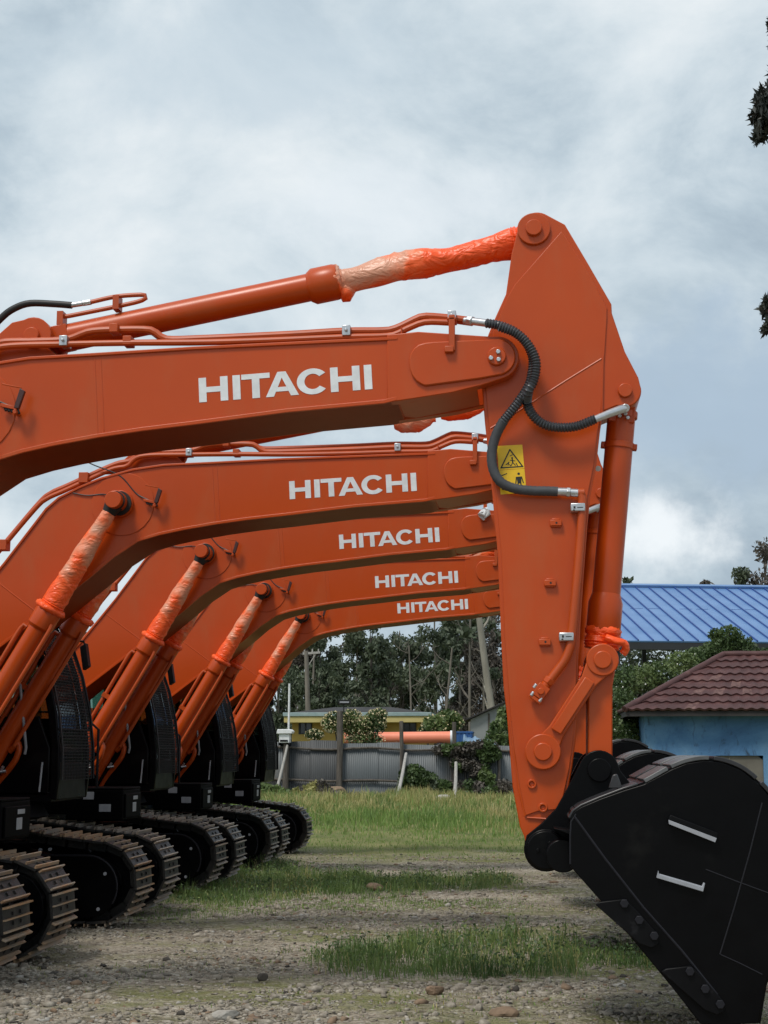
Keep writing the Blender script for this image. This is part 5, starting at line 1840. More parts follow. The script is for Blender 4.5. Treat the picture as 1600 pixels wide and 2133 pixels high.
def sheet(x0, x1, z0, z1, m, y=0.0):
    n = int((x1 - x0) / 0.022)
    x = np.linspace(x0, x1, n)
    w = y + 0.016 * np.sin(x * 2 * PI / 0.085)
    b = np.linspace(0, 1, 2)
    V = np.concatenate([np.stack([x, w + FY, np.full(n, z0)], -1), np.stack([x, w + FY, z1 + 0.03 * np.sin(x * 0.9 + x0)], -1),
                        np.stack([x, w + FY + 0.004, np.full(n, z0)], -1), np.stack([x, w + FY + 0.004, z1 + 0.03 * np.sin(x * 0.9 + x0)], -1)]) - np.array(FO)
    i = np.arange(n - 1)
    F = np.concatenate([np.stack([i, i + 1, i + 1 + n, i + n], -1), np.stack([i + 2 * n, i + 3 * n, i + 1 + 3 * n, i + 1 + 2 * n], -1), np.stack([i + n, i + n + 1, i + 1 + 3 * n, i + 3 * n], -1)])
    return np_mesh('iron_sheet', V, F, m, fence, smooth=False)


edges = [(-24, -19.6, 2.12, 0), (-19.6, -15.4, 2.2, 1), (-15.4, -11.2, 2.12, 0), (-11.2, -9.95, 2.16, 0), (-9.95, -8.9, 2.14, 1), (-8.9, -7.72, 2.17, 1), (-7.72, -6.2, 2.10, 0), (-6.2, -5.2, 2.08, 0), (-5.2, -3.1, 2.02, 0),
         (-3.1, -1.9, 1.98, 1), (-1.9, -0.4, 1.98, 0), (-0.4, 1.2, 1.95, 1), (1.2, 3.4, 1.95, 0)]
for x0, x1, z1, dk in edges:
    sheet(x0, x1 + 0.04, 0.62 if z1 > 2.05 else 0.55, z1, 'corrugated_dark' if dk else 'corrugated', RNG.uniform(-0.02, 0.02))
    sheet(x0, x1 + 0.04, -0.05, 0.66 if z1 > 2.05 else 0.60, 'corrugated' if not dk else 'corrugated_dark', 0.045)
rails = MB()
for z, ja in ((0.62, .03), (1.88, .05)):
    pts = [(x, FY - 0.07, z + ja * math.sin(x * 1.7) - 0.008 * (x + 10)) for x in np.arange(-24, 3.5, 0.8)]
    rails.tube(pts, 0.045, 8)
rails.build('fence_rail', 'old_wood', fence, 0, 40, FO)
for px, h, r in ((600, 2.05, 0.12), (712, 3.35, 0.125), (840, 2.95, 0.08), (949, 2.9, 0.085), (1040, 1.9, 0.06), (480, 2.4, 0.11), (360, 2.3, 0.11)):
    p = MB()
    x = fx(px)
    p.tube(resample([Vector((x, FY - 0.2, -0.1)), Vector((x + 0.03, FY - 0.2, h * 0.55)), Vector((x + 0.02, FY - 0.2, h))], 0.3), [r] * 3 if False else r, 10, True, lambda i, a: 1 + 0.06 * math.sin(3 * a + i))
    p.build('post', 'old_wood', fence, 0.01, 40, FO)


def pole(name, p0, p1, r0, r1, m, label, cat, n=10):
    k = MB()
    P = resample([Vector(p0), (Vector(p0) + Vector(p1)) / 2 + Vector((r0 * 0.25, 0, 0)), Vector(p1)], 0.4)
    k.tube(P, [r0 + (r1 - r0) * i / (len(P) - 1) for i in range(len(P))], n)
    o = k.build(name, m, None, 0, 40, p0)
    return tag(o, label, cat)


def P3(px, py, Y):
    x, z = at(px, py, Y)
    return (x, Y, z)


pole('leaning_pole', (fx(577, 58.6), 58.6, 0.0), P3(599, 1552, 59.7), 0.065, 0.05, 'pale_wood', 'pale wooden pole leaning on the fence below the white box', 'pole')
pole('leaning_pole', (fx(831, 56.5), 56.5, 0.0), P3(846, 1570, 59.7), 0.075, 0.06, 'pale_wood', 'pale wooden pole leaning to the fence beside the dark bush', 'pole')
pole('upright_pole', (fx(949, 56.5), 56.5, 0.0), P3(950, 1588, 57.5), 0.075, 0.06, 'pale_wood', 'pale upright pole under the creeper on the fence', 'pole')
pole('flag_pole', (fx(602, 66), 66, 0.0), P3(603, 1424, 66), 0.055, 0.045, 'white_paint', 'thin white metal pole rising past the left corner of the yellow building', 'pole')

# white meter box on the fence post
mb = thing('meter_box', 'white box with a small lid on top of the left fence post', 'box', (fx(598), FY - 0.2, 2.05))
k = MB()
k.box(-0.20, 0.22, -0.2, 0.2, 0.04, 0.40)
k.build('case', 'white_paint', mb, 0.02)
k = MB()
k.prism([(-0.30, 0.40), (0.32, 0.40), (0.36, 0.50), (0.26, 0.58), (-0.26, 0.58)], -0.28, 0.28)
k.build('lid', 'white_paint', mb, 0.02)
k = MB()
k.box(-0.16, 0.16, -0.23, -0.2, 0.09, 0.16)
k.box(-0.22, -0.17, -0.22, 0.22, -0.06, 0.04)
k.box(0.17, 0.22, -0.22, 0.22, -0.06, 0.04)
k.build('bracket', 'black_worn', mb, 0.01)

# floodlight on the tall post
fl = thing('floodlight', 'small black floodlight on the tall fence post before the yellow building', 'lamp', (fx(722, 60), 59.8, 3.3))
k = MB()
k.cyl((-0.02, 0, 0), (-0.02, 0, 0.32), 0.03)
k.obox((0.02, 0, 0.40), (0.24, 0, 0), (0, 0.10, 0.0), (0, -0.03, 0.10))
k.build('housing', 'shed_frame', fl, 0.01)
k = MB()
k.obox((0.02, -0.11, 0.40), (0.19, 0, 0), (0, 0.006, 0.0), (0, 0, 0.03))
k.build('lens', 'sticker_grey', fl, 0.004)

# utility pole with crossarm
up = thing('utility_pole', 'grey timber utility pole with a crossarm standing in front of the woods', 'utility pole', (fx(650, 84), 84, 0))
k = MB()
b0, b1 = Vector((0, 0, 0)), Vector((fx(640, 84) - fx(650, 84), 0, at(640, 1356, 84)[1]))
k.tube([b0, b0.lerp(b1, .5), b1], [0.17, 0.15, 0.12], 12)
k.build('shaft', 'bark', up, 0)
k = MB()
k.obox(b1 + Vector((0.30, 0, -0.12)), (0.5, 0, 0.03), (0, 0.06, 0), (0, 0, 0.06))
k.tube([b1 + Vector((0.02, 0, -1.0)), b1 + Vector((0.55, 0, -0.18))], 0.03, 8)
for xx in (-0.1, 0.35, 0.7):
    k.cyl(b1 + Vector((xx, 0, -0.08)), b1 + Vector((xx, 0, 0.12)), 0.05, 0.03, 10)
k.build('crossarm', 'pale_wood', up, 0)

# salmon beam and blue container beyond the fence
bm_ = thing('beam', 'long salmon-orange beam lying level just beyond the fence', 'beam', (fx(840, 64), 64, 0))
xL, xR = fx(722, 64) - fx(840, 64), fx(944, 64) - fx(840, 64)
k = MB()
zl, zr = at(730, 1538, 64)[1], at(940, 1536, 64)[1]
k.tube(resample([Vector((xL, 0, zl)), Vector((xR, 0, zr))], 0.5), 0.25, 20)
k.build('body', 'salmon_paint', bm_, 0)
k = MB()
for xx in (xL + 0.6, 0, xR - 0.5):
    k.box(xx - 0.12, xx + 0.12, -0.2, 0.2, 0, zl - 0.2)
k.build('trestle', 'shed_frame', bm_, 0.01)
k = MB()
k.ring((xR - 0.05, 0, zr), (1, 0, 0), 0.05, 0.29, 0.1)
k.build('end_flange', 'white_paint', bm_, 0)
bx = thing('container', 'blue box-shaped container behind the fence at the right end of the beam', 'container', (fx(970, 64.5), 64.5, 0))
xa_, xb_ = fx(951, 64.5) - fx(970, 64.5), fx(988, 64.5) - fx(970, 64.5)
k = MB()
k.box(xa_, xb_, -0.8, 0.9, 0.2, at(970, 1525, 64.5)[1])
k.build('body', 'blue_plastic', bx, 0.03)
k = MB()
for i in range(5):
    xx = xa_ + 0.06 + i * (xb_ - xa_ - 0.12) / 4
    k.box(xx - 0.02, xx + 0.02, -0.83, -0.80, 0.3, at(970, 1525, 64.5)[1] - 0.06)
k.box(xa_ - 0.02, xb_ + 0.02, -0.84, 0.92, at(970, 1525, 64.5)[1] - 0.05, at(970, 1525, 64.5)[1] + 0.02)
k.build('rib', 'blue_plastic', bx, 0.005)
k = MB()
n = 26
vs, fs = [], []
x0, x1 = fx(968, 63.4), fx(1036, 63.4)
for j in range(7):
    for i in range(n):
        u, v = i / (n - 1), j / 6
        vs.append((x0 + (x1 - x0) * u, 63.0 + v * 1.4, 2.42 - 0.35 * abs(v - 0.5) ** 1.5 * 4 * 0.5 - 0.25 * u + 0.05 * math.sin(u * 17 + v * 3) + 0.03 * math.sin(u * 41)))
top_n = len(vs)
vs += [(a, b, c - 0.5 - 0.2 * ((a * 7) % 1)) for a, b, c in vs]
for j in range(6):
    for i in range(n - 1):
        q = (j * n + i, j * n + i + 1, (j + 1) * n + i + 1, (j + 1) * n + i)
        fs.append(q)
        fs.append(tuple(reversed([z + top_n for z in q])))
for i in range(n - 1):
    fs.append((i, i + top_n, i + 1 + top_n, i + 1))
    fs.append((6 * n + i, 6 * n + i + 1, 6 * n + i + 1 + top_n, 6 * n + i + top_n))
for j in range(6):
    fs.append((j * n, (j + 1) * n, (j + 1) * n + top_n, j * n + top_n))
    fs.append((j * n + n - 1, j * n + n - 1 + top_n, (j + 1) * n + n - 1 + top_n, (j + 1) * n + n - 1))
k.add(vs, fs)
tag(k.build('tarpaulin', 'tarp_blue', None, 0, 60, (fx(1000, 63.4), 63.4, 2.0)), 'rumpled pale blue tarpaulin draped over goods behind the fence', 'tarpaulin')
# stack of timber the tarpaulin lies on
k = MB()
for i in range(5):
    for j in range(5):
        k.box(x0 + 0.15, x1 - 0.12, 63.1 + i * 0.25, 63.32 + i * 0.25, 0.04 + j * 0.33, 0.34 + j * 0.33)
tag(k.build('timber_stack', 'old_wood', None, 0.01, 40, (x0, 63.5, 0)), 'stack of old timber under the pale blue tarpaulin', 'timber')

# small tin shed
sh = thing('tin_shed', 'small grey tin shed with a sloping roof behind the container', 'shed', (fx(1020, 78), 78, 0))
x0, x1 = fx(985, 78) - fx(1020, 78), fx(1075, 78) - fx(1020, 78)
z0, z1 = at(985, 1500, 78)[1], at(1045, 1478, 78)[1]
k = MB()
k.prism([(x0, 0), (x1, 0), (x1, z1 + 0.5), (x0, z0)], -1.5, 1.5)
k.build('wall', 'tin_grey', sh, 0.01)
k = MB()
k.strip([(x0 - 0.25, z0 - 0.08), (x1 + 0.2, z1 + 0.58)], 0.08, -1.8, 1.8)
k.build('roof', 'dark_roofing', sh, 0.01)
k = MB()
k.box(x0 + 0.9, x0 + 1.0, -1.54, -1.5, 0, z0 + 0.3)
k.build('batten', 'old_wood', sh, 0)

# ---------------------------------------------------------------- yellow building
YB = 74.0
yb = thing('yellow_building', 'low yellow building with a flat dark roof beyond the fence', 'building', (fx(740, YB), YB, 0))
def bx_(px, Y=YB):
    return fx(px, Y) - fx(740, YB)
zt, zm, zb = at(740, 1484, YB)[1], at(740, 1492, YB)[1], at(740, 1505, YB)[1]
xl, xr = bx_(594), bx_(900)
k = MB()
k.box(xl, xr, 0.0, 7.0, zb, zm)
yo = k.build('fascia', 'yellow_band', yb, 0.02)
k = MB()
k.box(xl - 0.05, xr + 0.05, -0.06, 7.06, zm + 0.002, zt)
k.build('parapet_trim', 'teal_trim', yb, 0.02)
k = MB()
k.add([(xl, 0.3, zt - 0.02), (xr, 0.3, zt - 0.02), (xr, 6.8, zt - 0.02), (xl, 6.8, zt - 0.02), (xl + 2.2, 2.6, zt + 0.34), (xr - 2.2, 2.6, zt + 0.34), (xr - 2.2, 4.6, zt + 0.34), (xl + 2.2, 4.6, zt + 0.34)],
      [(0, 1, 5, 4), (1, 2, 6, 5), (2, 3, 7, 6), (3, 0, 4, 7), (4, 5, 6, 7), (3, 2, 1, 0)])
k.build('roof', 'dark_roofing', yb, 0)
k = MB()
wl0, wr0 = bx_(606), bx_(893)
holes = [(bx_(621), bx_(648)), (bx_(777), bx_(800)), (bx_(840), bx_(868))]
zc0, zc1 = at(640, 1529, YB)[1], at(640, 1507, YB)[1]
cur = wl0
k.box(wl0, wr0, 0.8, 6.4, 0.0, zc0)
for h0, h1_ in holes:
    k.box(cur, h0, 0.8, 6.4, zc0 + 0.0005, zb + 0.02)
    cur = h1_
k.box(cur, wr0, 0.8, 6.4, zc0 + 0.0005, zb + 0.02)
k.build('wall', 'yellow_wall', yb, 0)
for h0, h1_ in holes:
    k = MB()
    k.box(h0 - 0.02, h0 + 0.05, 0.76, 0.86, zc0, zb)
    k.box(h1_ - 0.05, h1_ + 0.02, 0.76, 0.86, zc0, zb)
    k.box(h0 + 0.05, h1_ - 0.05, 0.77, 0.86, zc0, zc0 + 0.05)
    k.box((h0 + h1_) / 2 - 0.02, (h0 + h1_) / 2 + 0.02, 0.78, 0.86, zc0 + 0.05, zb)
    w = k.build('window', 'shed_frame', yb, 0)
    k = MB()
    k.box(h0 + 0.02, h1_ - 0.02, 0.88, 0.90, zc0, zb)
    k.build('pane', 'window_dark', w, 0)

# ---------------------------------------------------------------- blue house with a tiled hip roof
HY = 35.0
ez = at(1400, 1480, HY)[1]
hx0, hx1, hyr = 2.12, 8.5, 37.66
rz = ez + 1.42
house_o = thing('blue_house', 'weathered blue house with a maroon tiled hip roof behind the bucket', 'house', ((hx0 + hx1) / 2, HY + 2.6, 0))
HO = ((hx0 + hx1) / 2, HY + 2.6, 0)
ridge0, ridge1 = 4.76, 5.86


def tiles(c0, c1, t0, t1, name):
    """one roof slope: eave corner c0-c1, ridge t0-t1; stepped courses of pressed-metal tiles"""
    c0, c1, t0, t1 = map(Vector, (c0, c1, t0, t1))
    nrm = (c1 - c0).cross(t0 - c0).normalized()
    if nrm.z < 0:
        nrm = -nrm
    rows = 8
    ex = (c1 - c0).normalized()
    vs, fs, mi = [], [], []
    rgt = random.Random(5)
    for r in range(rows):
        pale = {}
        for sub, (ta, lift) in enumerate(((r / rows - 0.006, 0.050), (r / rows + 0.5 / rows, 0.020), ((r + 1) / rows, 0.004))):
            pass
        a0, a1 = c0.lerp(t0, r / rows), c1.lerp(t1, r / rows)
        b0, b1 = c0.lerp(t0, (r + 1) / rows), c1.lerp(t1, (r + 1) / rows)
        n = max(4, int((a1 - a0).length / 0.033))
        base = len(vs)
        for ln, (p0, p1, lift, amp) in enumerate(((a0, a1, 0.0, 0.014), (a0, a1, 0.052, 0.020), (a0.lerp(b0, .5), a1.lerp(b1, .5), 0.032, 0.018), (b0, b1, 0.012, 0.014))):
            for i in range(n + 1):
                p = p0.lerp(p1, i / n)
                s = p.dot(ex)
                wv = amp * math.sin(s * 2 * PI / 0.235)
                vs.append(tuple(p + nrm * (lift + wv)))
        for ln in range(3):
            for i in range(n):
                q = base + ln * (n + 1) + i
                fs.append((q, q + 1, q + n + 2, q + n + 1))
                s = a0.lerp(a1, i / n).dot(ex)
                key = int(s / 0.235 + 300.25)
                if key not in pale:
                    pale[key] = rgt.random() < 0.06
                mi.append(1 if pale[key] else 0)
    m = MB()
    m.v, m.f, m.mi = vs, fs, mi
    return m


E = [(hx0, HY, ez), (hx1, HY, ez), (hx1, HY + 5.32, ez), (hx0, HY + 5.32, ez)]
Rg = [(ridge0, hyr, rz), (ridge1, hyr, rz)]
rf = MB()
for c0, c1, t0, t1 in ((E[0], E[1], Rg[0], Rg[1]), (E[3], E[0], Rg[0], Rg[0]), (E[1], E[2], Rg[1], Rg[1]), (E[2], E[3], Rg[1], Rg[0])):
    m = tiles(c0, c1, t0, t1, 'slope')
    o_ = len(rf.v)
    rf.v += m.v
    rf.f += [tuple(i + o_ for i in f) for f in m.f]
    rf.mi += m.mi
roof = rf.build('roof', ['roof_tile', 'roof_tile_pale'], house_o, 0, 50, HO)
k = MB()
for a_, b_ in ((E[0], Rg[0]), (E[1], Rg[1]), (E[2], Rg[1]), (E[3], Rg[0]), (Rg[0], Rg[1])):
    a_, b_ = Vector(a_), Vector(b_)
    k.tube([p + Vector((0, 0, 0.035)) for p in resample([a_, b_], 0.33)], 0.075, 10, True, lambda i, a: 1 + 0.12 * (i % 2))
k.build('ridge_cap', 'roof_tile', roof, 0, 40, HO)
k = MB()
k.box(hx0 + 0.06, hx1 - 0.06, HY + 0.04, HY + 0.07, ez - 0.13, ez - 0.012)
k.box(hx0 + 0.03, hx0 + 0.06, HY + 0.04, HY + 5.2, ez - 0.13, ez - 0.012)
k.box(hx1 - 0.06, hx1 - 0.03, HY + 0.04, HY + 5.2, ez - 0.13, ez - 0.012)
k.box(hx0 + 0.06, hx1 - 0.06, HY + 0.08, HY + 5.2, ez - 0.10, ez - 0.08)
k.build('eaves_board', 'dark_roofing', roof, 0, 40, HO)
wx0, wx1 = 2.60, 8.02
win = (at(1491, 1575, HY + 0.45)[0], at(1590, 1575, HY + 0.45)[0], 0.85, at(1540, 1574, HY + 0.45)[1])
k = MB()
yw = HY + 0.45
k.box(wx0, win[0], yw, yw + 0.2, 0, ez - 0.1)
k.box(win[1], wx1, yw, yw + 0.2, 0, ez - 0.1)
k.box(win[0], win[1], yw, yw + 0.2, 0, win[2])
k.box(win[0], win[1], yw, yw + 0.2, win[3], ez - 0.1)
k.box(wx0, wx0 + 0.2, yw + 0.2, HY + 4.8, 0, ez - 0.1)
k.box(wx1 - 0.2, wx1, yw + 0.2, HY + 4.8, 0, ez - 0.1)
k.box(wx0, wx1, HY + 4.8, HY + 5.0, 0, ez - 0.1)
k.build('wall', 'blue_wall', house_o, 0, 40, HO)
k = MB()
k.prism([(win[0] + 0.0, win[2]), (win[1], win[2]), (win[1], win[3] - 0.1), (win[1] - 0.12, win[3]), (win[0], win[3])], yw + 0.05, yw + 0.09)
wn = k.build('boarded_window', 'board_grey', house_o, 0.004, 40, HO)
k = MB()
k.box(win[0] - 0.03, win[1] + 0.03, yw - 0.03, yw + 0.05, win[2] - 0.05, win[2])
k.box(win[0] + 0.3, win[0] + 0.33, yw + 0.03, yw + 0.05, win[2], win[3] - 0.02)
k.build('sill', 'board_grey', wn, 0.004, 40, HO)

# ---------------------------------------------------------------- open shed with a blue metal roof
al = math.radians(12)
eu = Vector((math.cos(al), math.sin(al), 0))            # along the eave
ed = Vector((math.sin(al), -math.cos(al), 0))           # down the slope
e0 = Vector((*at(1440, 1337, 61)[0:1], 61, at(1440, 1337, 61)[1]))
bsd = thing('blue_roof_shed', 'open steel shed with a bright blue ribbed metal roof behind the house', 'shed', (e0.x, e0.y, 0))
BO = (e0.x, e0.y, 0)
run, rise = 9.0, at(1440, 1223, 70)[1] - e0.z
sl = (-ed * run + Vector((0, 0, rise)))
nrm = eu.cross(sl).normalized()
if nrm.z < 0:
    nrm = -nrm
uL, uR = -4.1, 17.0
k = MB()
k.obox(e0 + eu * (uL + uR) / 2 + sl / 2, eu * (uR - uL) / 2, sl / 2, nrm * 0.03)
rb = k.build('roof', 'roof_blue', bsd, 0, 40, BO)
k = MB()
u = uL + 0.05
while u < uR:
    for du, w, h in ((0.0, 0.024, 0.055),):
        k.obox(e0 + eu * u + sl / 2 + nrm * (0.03 + h / 2), eu * w, sl / 2, nrm * h / 2)
    u += 0.62
k.build('standing_rib', 'roof_blue_dark', rb, 0, 40, BO)
k = MB()
k.obox(e0 + eu * (uL + uR) / 2 + sl + nrm * 0.10, eu * (uR - uL) / 2, sl.normalized() * 0.16, nrm * 0.05)
k.build('ridge_cap', 'roof_blue', rb, 0, 40, BO)
k = MB()
for i in range(28):
    uu = uL + 0.36 + i * 0.74
    if (i * 7) % 3:
        k.obox(e0 + eu * uu + sl * 0.56 + nrm * 0.034, eu * 0.28, sl.normalized() * 0.012, nrm * 0.006)
k.build('sheet_lap', 'roof_blue_dark', rb, 0, 40, BO)
k = MB()
k.obox(e0 + eu * (uL + uR) / 2 + Vector((0, 0, -0.17)) - ed * 0.1, eu * (uR - uL) / 2, ed * 0.08, (0, 0, 0.16))
k.build('eaves_beam', 'shed_frame', bsd, 0.01, 40, BO)
for px in (1288, 1462, 1700):
    uu = (fx(px, 61.3) - e0.x) / eu.x
    k = MB()
    b_ = e0 + eu * uu - ed * 0.3
    k.box(b_.x - 0.10, b_.x + 0.10, b_.y - 0.10, b_.y + 0.10, 0, e0.z - 0.2)
    k.obox((b_.x - 0.25, b_.y, e0.z - 0.7), (0.28, 0, 0.40), (0, 0.04, 0), (0.03, 0, -0.02))
    k.build('post', 'shed_frame', bsd, 0.01, 40, BO)
    k = MB()
    b_ = e0 + eu * uu - ed * 8.6
    k.box(b_.x - 0.10, b_.x + 0.10, b_.y - 0.10, b_.y + 0.10, 0, e0.z + rise * 0.95)
    k.build('post', 'shed_frame', bsd, 0.01, 40, BO)
# ---------------------------------------------------------------- foliage
def leaf_cards(c, r, n, size, droop=0.3, elong=1.8, shell=0.45, gap=None):
    """arrays of leaf quads filling ellipsoids: c (k,3) centres, r (k,3) radii"""
    c, r = np.asarray(c, float), np.asarray(r, float)
    k = len(c)
    wgt = np.prod(r, 1) ** (2 / 3)
    which = RNG.choice(k, n, p=wgt / wgt.sum())
    d = RNG.normal(size=(n, 3))
    d /= np.linalg.norm(d, axis=1)[:, None]
    rad = (shell + (1 - shell) * RNG.random(n)) ** 0.8
    p = c[which] + d * r[which] * rad[:, None]
    a = RNG.normal(size=(n, 3))
    a[:, 2] -= droop * 2
    a /= np.linalg.norm(a, axis=1)[:, None]
    b = np.cross(a, RNG.normal(size=(n, 3)))
    b /= np.linalg.norm(b, axis=1)[:, None] + 1e-9
    s = size * RNG.uniform(0.55, 1.35, n)
    a *= (s * elong * 0.5)[:, None]
    b *= (s * 0.5)[:, None]
    V = np.stack([p - a, p + b * 0.9 - a * 0.1, p + a, p - b * 0.9 - a * 0.1], 1)
    return V.reshape(-1, 3)


def cards_obj(name, V, mats, parent=None, loc=None, mi=None):
    F = np.arange(len(V)).reshape(-1, 4)
    if parent is not None and loc is not None:
        V = V - np.asarray(loc)
        loc = None
    return np_mesh(name, V, F, mats, parent, mi=mi, loc=loc)


def gum(x, y, h, cr, seed, leaf, bark, name='eucalyptus_tree', z0=1.5, n=2200, size=0.34, label=None, lean=0.0, cat='tree', group=None, collect=None, gaps=0.5):
    rg = np.random.default_rng(seed)
    trunk = MB()
    T = [Vector((x, y, -0.1)), Vector((x + lean * h * 0.4 + rg.uniform(-.15, .15), y, h * 0.45)), Vector((x + lean * h, y, h * 0.97))]
    P = smooth_path(T, 6)
    r0 = 0.012 * h + 0.05
    trunk.tube(P, [r0 * (1 - 0.85 * i / (len(P) - 1)) for i in range(len(P))], 8)
    C, R = [], []
    for i in range(int(9 + h * 1.1)):
        t = rg.uniform(z0 / h, 1.0) ** 0.9
        zz = t * h
        sp = cr * (0.45 + 0.75 * math.sin(PI * min(1, 0.15 + t * 0.85))) * rg.uniform(0.2, 1.0)
        an = rg.uniform(0, 6.28)
        base = P[min(len(P) - 1, int(t * (len(P) - 1)))]
        c = Vector((base.x + math.cos(an) * sp, base.y + math.sin(an) * sp, zz))
        rr = cr * rg.uniform(0.25, 0.5)
        C.append(tuple(c))
        R.append((rr, rr, rr * rg.uniform(0.7, 1.3)))
        trunk.tube(smooth_path([base - Vector((0, 0, sp * 0.5)), base.lerp(c, 0.5), c], 3), [r0 * 0.3, r0 * 0.25, r0 * 0.22, r0 * 0.2, r0 * 0.16, r0 * 0.12, r0 * 0.08], 5)
    V = leaf_cards(C, R, n, size, 0.5, 2.0, 0.15)
    if collect is not None:
        collect[0].append(V)
        collect[1].append(trunk)
        return None
    root = thing(name, label, cat, (x, y, 0), group)
    trunk.build('trunk', bark, root, 0, 60, (x, y, 0))
    cards_obj('crown', V, leaf, root, (x, y, 0))
    return root


# the wood behind the yellow building: one continuous mass
mass = ([], [])
rg = np.random.default_rng(3)
for i in range(34):
    xx = -30 + i * 1.0 + rg.uniform(-.5, .5)
    yy = rg.uniform(104, 128)
    gum(xx * yy / 112 + 0.5, yy, rg.uniform(9.0, 13.2) * (0.84 if -16.5 < xx < -12.5 else 1), rg.uniform(1.7, 2.6), 100 + i, None, None, collect=mass, n=6200, size=0.165, z0=0.3)
WV = np.concatenate(mass[0])
wmi = (vnoise(WV[::4, 0], WV[::4, 2], 3.5, 91) > 0.60).astype(int)
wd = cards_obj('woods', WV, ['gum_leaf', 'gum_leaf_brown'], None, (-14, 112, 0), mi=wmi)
tag(wd, 'dark eucalyptus wood standing beyond the yellow building', 'woods', kind='stuff')
tm = MB()
for t in mass[1]:
    o_ = len(tm.v)
    tm.v += t.v
    tm.f += [tuple(i + o_ for i in f) for f in t.f]
    tm.mi += t.mi
tr = tm.build('trunks', 'bark', None, 0, 60, (-14, 112, 0))
tr.location = (0, 0, 0)
tr.parent = wd
tr['kind'] = 'stuff'


def bare_tree(px0, px1, py1, Y, r0, r1, m, label, seed, branches=9, leafy=0):
    x0 = fx(px0, Y)
    x1, z1 = at(px1, py1, Y)
    root = thing('bare_tree', label, 'tree', (x0, Y, 0))
    rg = random.Random(seed)
    k = MB()
    P = smooth_path([(x0, Y, -0.1), (x0 + (x1 - x0) * 0.52 + rg.uniform(-.1, .1), Y, z1 * 0.5), (x1, Y, z1)], 8)
    k.tube(P, [r0 + (r1 - r0) * i / (len(P) - 1) for i in range(len(P))], 10)
    k.build('trunk', m, root, 0, 60, (x0, Y, 0))
    b = MB()
    for i in range(branches):
        t = rg.uniform(0.35, 0.98)
        q = P[int(t * (len(P) - 1))]
        L = rg.uniform(0.8, 2.6) * (1.2 - t * 0.5)
        a = rg.choice((-1, 1)) * rg.uniform(0.4, 1.0)
        e = q + Vector((math.sin(a) * L, rg.uniform(-.6, .6), math.cos(a) * L))
        mid = q.lerp(e, 0.5) + Vector((0, 0, -0.12 * L))
        b.tube([q, mid, e], [r1 * 0.7, r1 * 0.45, 0.012], 5)
        for _ in range(3):
            f = mid.lerp(e, rg.random())
            b.tube([f, f + Vector((rg.uniform(-.5, .5), rg.uniform(-.3, .3), rg.uniform(0.1, .7)))], [0.02, 0.008], 4)
    b.build('branch', m, root, 0, 60, (x0, Y, 0))
    if leafy:
        cs = [tuple(Vector((x1, Y, z1)) + Vector((rg.uniform(-1.4, 1.4), rg.uniform(-1, 1), rg.uniform(-1.5, 1.0)))) for _ in range(7)]
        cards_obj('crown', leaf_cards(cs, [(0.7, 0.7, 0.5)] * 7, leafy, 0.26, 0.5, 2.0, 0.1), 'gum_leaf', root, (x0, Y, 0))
    return root


bare_tree(1052, 996, 1270, 88, 0.24, 0.19, 'bark_pale', 'stout pale trunk leaning left beside the upright arm', 1, 3)
bare_tree(858, 852, 1345, 92, 0.09, 0.04, 'bark', 'slim grey dead tree with forked twigs above the roof of the yellow building', 2, 9)
bare_tree(922, 942, 1350, 94, 0.10, 0.06, 'bark', 'thin grey trunk leaning right behind the blue container', 3, 7)
bare_tree(982, 980, 1290, 93, 0.10, 0.07, 'bark', 'thin straight grey trunk behind the tin shed end', 4, 8, 500)
bare_tree(1008, 1007, 1300, 96, 0.08, 0.06, 'bark', 'thinnest straight trunk close left of the stout leaning one', 5, 7, 400)
bare_tree(800, 818, 1372, 96, 0.07, 0.03, 'bark_dark', 'slender twiggy tree leaning right over the middle of the yellow building', 6, 9)
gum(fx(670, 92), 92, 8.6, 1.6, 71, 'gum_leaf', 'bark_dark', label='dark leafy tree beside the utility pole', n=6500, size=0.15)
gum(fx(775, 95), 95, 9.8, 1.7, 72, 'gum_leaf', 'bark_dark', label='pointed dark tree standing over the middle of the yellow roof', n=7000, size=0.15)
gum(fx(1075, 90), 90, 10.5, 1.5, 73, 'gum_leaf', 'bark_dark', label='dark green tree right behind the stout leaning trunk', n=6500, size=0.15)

# skyline trees over the blue roof
gum(fx(1590, 105), 105, 15.6, 2.6, 81, 'gum_leaf_brown', 'bark_dark', label='tall sparse feathery tree rising over the right end of the blue roof', n=4200, size=0.17, z0=6)
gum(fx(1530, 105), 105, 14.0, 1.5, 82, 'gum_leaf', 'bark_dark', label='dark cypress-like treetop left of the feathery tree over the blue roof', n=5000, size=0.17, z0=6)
gum(fx(1470, 100), 100, 13.0, 0.8, 83, 'gum_leaf_brown', 'bark_dark', label='small round treetop peeping over the middle of the blue roof', n=700, size=0.24, z0=8)
gum(fx(1311, 100), 100, 13.1, 0.5, 84, 'gum_leaf', 'bark_dark', label='tiny pointed treetop over the left end of the blue roof', n=500, size=0.22, z0=8)


